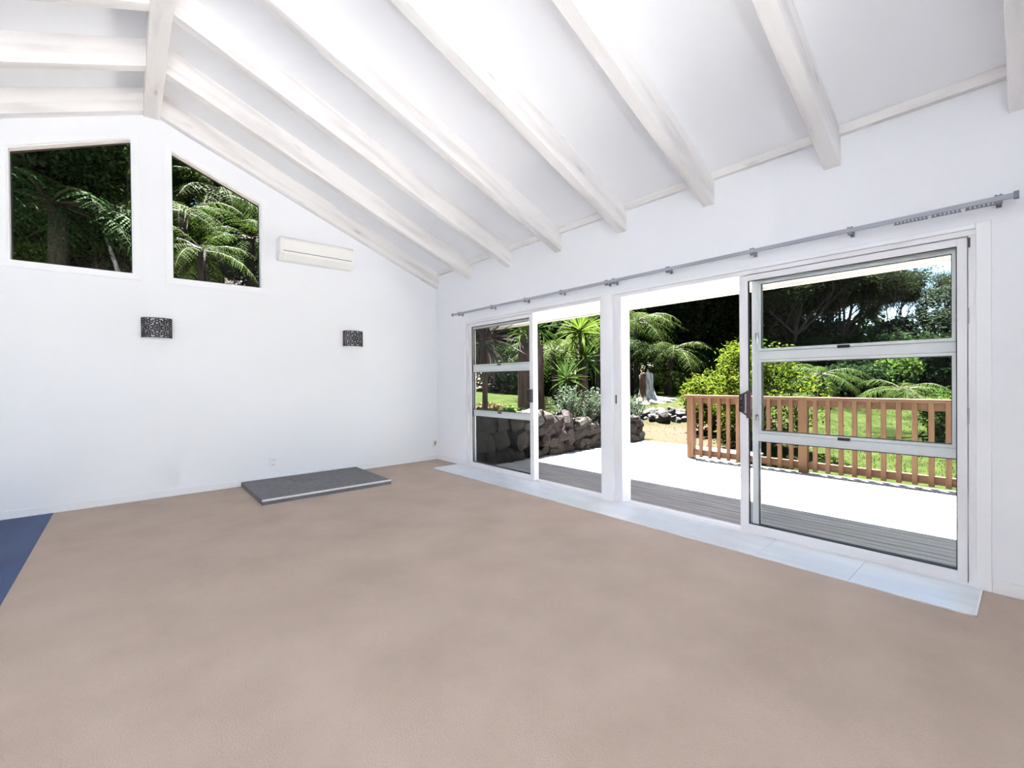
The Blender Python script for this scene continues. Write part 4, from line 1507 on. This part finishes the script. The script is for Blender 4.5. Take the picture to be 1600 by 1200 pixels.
BT = [tree_meshes(401, 'bank_leaf', 'bark', 7.0, 0.16, 0.6, 0.26, 80, 0.8, 0.55, 0.13, 4, extra_low=40),
      tree_meshes(402, 'dark_leaf', 'bark_dark', 8.0, 0.2, 0.6, 0.26, 100, 0.95, 0.55, 0.17, 4, extra_low=60)]
for k, (u, y, kd, s_, lab) in enumerate([
        (-30, 8.2, 1, 0.8, 'dark tree shading the left edge of the left raked window'),
        (25, 8.8, 1, 0.6, 'dark tree right behind the thick trunked fern in the left raked window'),
        (15, 6.6, 1, 0.7, 'nearest dark tree over the lower left of the left raked window'),
        (-60, 12, 1, 1.0, 'dark forest tree beyond the left edge of the left raked window'),
        (30, 13, 1, 1.1, 'dark forest tree deep behind the left half of the left raked window'),
        (100, 13.5, 1, 1.0, 'dark forest tree deep behind the middle of the left raked window'),
        (185, 14.2, 0, 1.0, 'bright leaved tree deep behind the saplings of the left raked window'),
        (205, 10.5, 0, 0.7, 'bright leaved small tree behind the tall shrub of the left raked window'),
        (265, 15.5, 1, 1.0, 'dark forest tree behind the wall strip between the raked windows'),
        (330, 14.5, 0, 1.0, 'bright leaved tree behind the high fern of the right raked window'),
        (400, 15, 1, 1.0, 'dark forest tree behind the right side of the right raked window'),
        (470, 12, 0, 1.0, 'bright leaved tree beyond the right edge of the right raked window'),
        (280, 22, 1, 1.5, 'tall far tree behind the upper left corner of the right raked window'),
        (380, 23, 1, 1.5, 'tall far tree behind the low right corner of the right raked window'),
        (340, 18.5, 1, 1.1, 'far dark tree behind the centre of the right raked window'),
        (-20, 17, 1, 1.2, 'far dark tree behind the left edge of the left raked window'),
        (90, 18, 1, 1.2, 'far dark tree behind the centre of the left raked window'),
        (220, 18, 1, 1.2, 'far dark tree behind the right edge of the left raked window'),
        (540, 15, 0, 1.0, 'bright leaved tree on the bank behind the heat pump wall'),
        (600, 19, 1, 1.1, 'far dark tree on the bank behind the room corner')]):
    p = on_bank(u, y)
    put_tree(BT[kd], p, k * 1.7, s_, 'forest_tree', lab, 'tree', ['bright forest trees on the bank', 'dark forest trees on the bank'][kd])
for (u, y, v, fl_, nf, lab, sd_, st) in [
        (95, 5.5, 318, 2.2, 24, 'dark thick trunked tree fern in the left raked window', 21, FRD),
        (290, 6.2, 330, 1.5, 18, 'bright tree fern at the left side of the right raked window', 22, FR),
        (345, 7.6, 300, 1.9, 22, 'high tree fern under the sloping top of the right raked window', 23, FR),
        (395, 6.4, 372, 1.6, 20, 'tree fern at the right side of the right raked window', 24, FR),
        (318, 5.2, 388, 1.4, 14, 'low drooping tree fern at the bottom of the right raked window', 25, FR),
        (205, 8.5, 300, 1.7, 20, 'bright tree fern at the right side of the left raked window', 26, FR),
        (5, 7.0, 275, 1.8, 18, 'dark tree fern at the left edge of the left raked window', 27, FRD)]:
    x, y, zg = on_bank(u, y)
    zc = z_of(u, v, x, y)
    tree_fern((x, y, zg), max(0.2, zc - zg), fl_, nf, lab, 400 + sd_, 'tree ferns on the bank', st, r0=0.16 if sd_ == 21 else 0.1)
bt = bush_meshes(134, 7000, (0.95, 0.85, 1.9), 'bank_leaf', 0.10, 20, 0.5, 0.5)
x, y, zg = on_bank(197, 7.4)
put_bush(bt, (x, y, zg - 0.1), 0.5, 1.0, 'tall bright leaved shrub at the right edge of the left raked window', 'shrub', None, 'tall_shrub')
bu = bush_meshes(131, 4500, (1.0, 0.9, 0.8), 'bank_leaf', 0.1, 16, 0.5, 0.4)
bd = bush_meshes(132, 4500, (1.1, 1.0, 0.9), 'dark_leaf', 0.12, 16, 0.5, 0.4)
bb = bush_meshes(133, 3000, (0.9, 0.8, 0.7), 'brown_leaf', 0.08, 16, 0.3, 0.3)
for k, (u, y, s_, ms, lab, gp) in enumerate([
        (25, 6.0, 0.8, bu, 'bright leafy shrub low in the left raked window', None),
        (160, 7.5, 1.1, bb, 'brown twiggy shrub in the left raked window', None),
        (300, 8.5, 1.1, bu, 'leafy shrub behind the ferns of the right raked window', None),
        (60, 9.5, 1.2, bd, 'dark forest shrub on the bank behind the thick trunked fern', 'dark shrubs on the bank'),
        (130, 10, 1.2, bd, 'dark forest shrub on the bank behind the brown twiggy shrub', 'dark shrubs on the bank'),
        (230, 10, 1.2, bd, 'dark forest shrub on the bank behind the wall strip between the raked windows', 'dark shrubs on the bank'),
        (350, 9.5, 1.2, bd, 'dark forest shrub on the bank behind the centre of the right raked window', 'dark shrubs on the bank'),
        (420, 9.0, 1.2, bd, 'dark forest shrub on the bank behind the right edge of the right raked window', 'dark shrubs on the bank'),
        (-20, 9.0, 1.2, bd, 'dark forest shrub on the bank at the far left of the left raked window', 'dark shrubs on the bank'),
        (285, 4.9, 0.55, bb, 'brown dry shrub at the bottom of the right raked window', None),
        (430, 6.8, 1.0, bd, 'dark forest shrub on the bank right of the right raked window fern', 'dark shrubs on the bank')]):
    x, y, zg = on_bank(u, y)
    put_bush(ms, (x, y, zg - 0.1), k * 1.1, s_, lab, 'shrub', gp)
# slim pale saplings at the right of the left window
for k, (u, y, lx) in enumerate(((196, 6.3, -0.35), (207, 6.6, 0.25))):
    x, y, zg = on_bank(u, y)
    e = empty('sapling', (x, y, zg))
    tag(e, ['pale slanting sapling trunk in the left raked window', 'second pale sapling trunk at the right edge of the left raked window'][k], 'sapling')
    MB().tube([(0, 0, -0.1), (lx * 0.15, 0, 0.35), (lx * 0.5, 0.03, 0.85), (lx * 0.9, 0.08, 1.35)], [0.05, 0.045, 0.035, 0.014], 8).build('trunk', 'bark_grey', e, smooth=True)
    g = np.random.default_rng(k + 3)
    pts = np.stack([lx * 0.9 + g.normal(size=300) * 0.3, g.normal(size=300) * 0.3 + 0.1, 1.55 + g.normal(size=300) * 0.25], 1)
    v_, q_ = leaves(pts, 0.08, k + 9)
    place('foliage', np_mesh('foliage', v_, q_, 'brown_leaf'), e)
x, y, zg = on_bank(372, 5.0)
e = put_bush(bush_meshes(141, 60, (0.16, 0.14, 0.12), 'white_flower', 0.07, 6, 0.4), (x, y, z_of(372, 441, x, y) - 0.12), 0, 0.9, 'small cluster of white flowers low in the right raked window', 'flowers', None, 'flower_cluster')

# ------------------------------------------------------------------ grass blades along the near lawn
g = np.random.default_rng(5)
N = 22000
gx = g.uniform(3.35, 12.0, N)
gy = g.uniform(-8.5, 4.0, N)
keep = ~((gx < 4.7) & (gy > -3.1)) & (g.uniform(0, 1, N) < np.clip(1.35 - (gx - 3.3) * 0.1, 0.25, 1)) & ~((gy > -0.3) & (gx < 4.6))
gx, gy = gx[keep], gy[keep]
dd_ = np.hypot(gx - 6.1, gy + 0.7)
keep = (dd_ > 1.7) | (g.uniform(0, 1, len(gx)) < 0.2)
gx, gy = gx[keep], gy[keep]
gz = np.array([H(a, b) for a, b in zip(gx, gy)])
n_ = len(gx)
an = g.uniform(0, 2 * PI, n_)
hh = g.uniform(0.005, 0.03, n_)
dx, dy = np.cos(an), np.sin(an)
base = np.stack([gx, gy, gz - 0.01], 1)
v = np.empty((n_, 3, 3))
v[:, 0] = base + np.stack([-dy, dx, 0 * dx], 1) * 0.006
v[:, 1] = base - np.stack([-dy, dx, 0 * dx], 1) * 0.008
v[:, 2] = base + np.stack([dx * hh * 0.6, dy * hh * 0.6, hh + 0.02], 1)
go = place('grass', np_mesh('grass', v.reshape(-1, 3), np.arange(n_ * 3).reshape(n_, 3), 'grass'))
tag(go, 'short green grass blades growing on the lawn beyond the balustrade', 'grass', None, 'stuff')
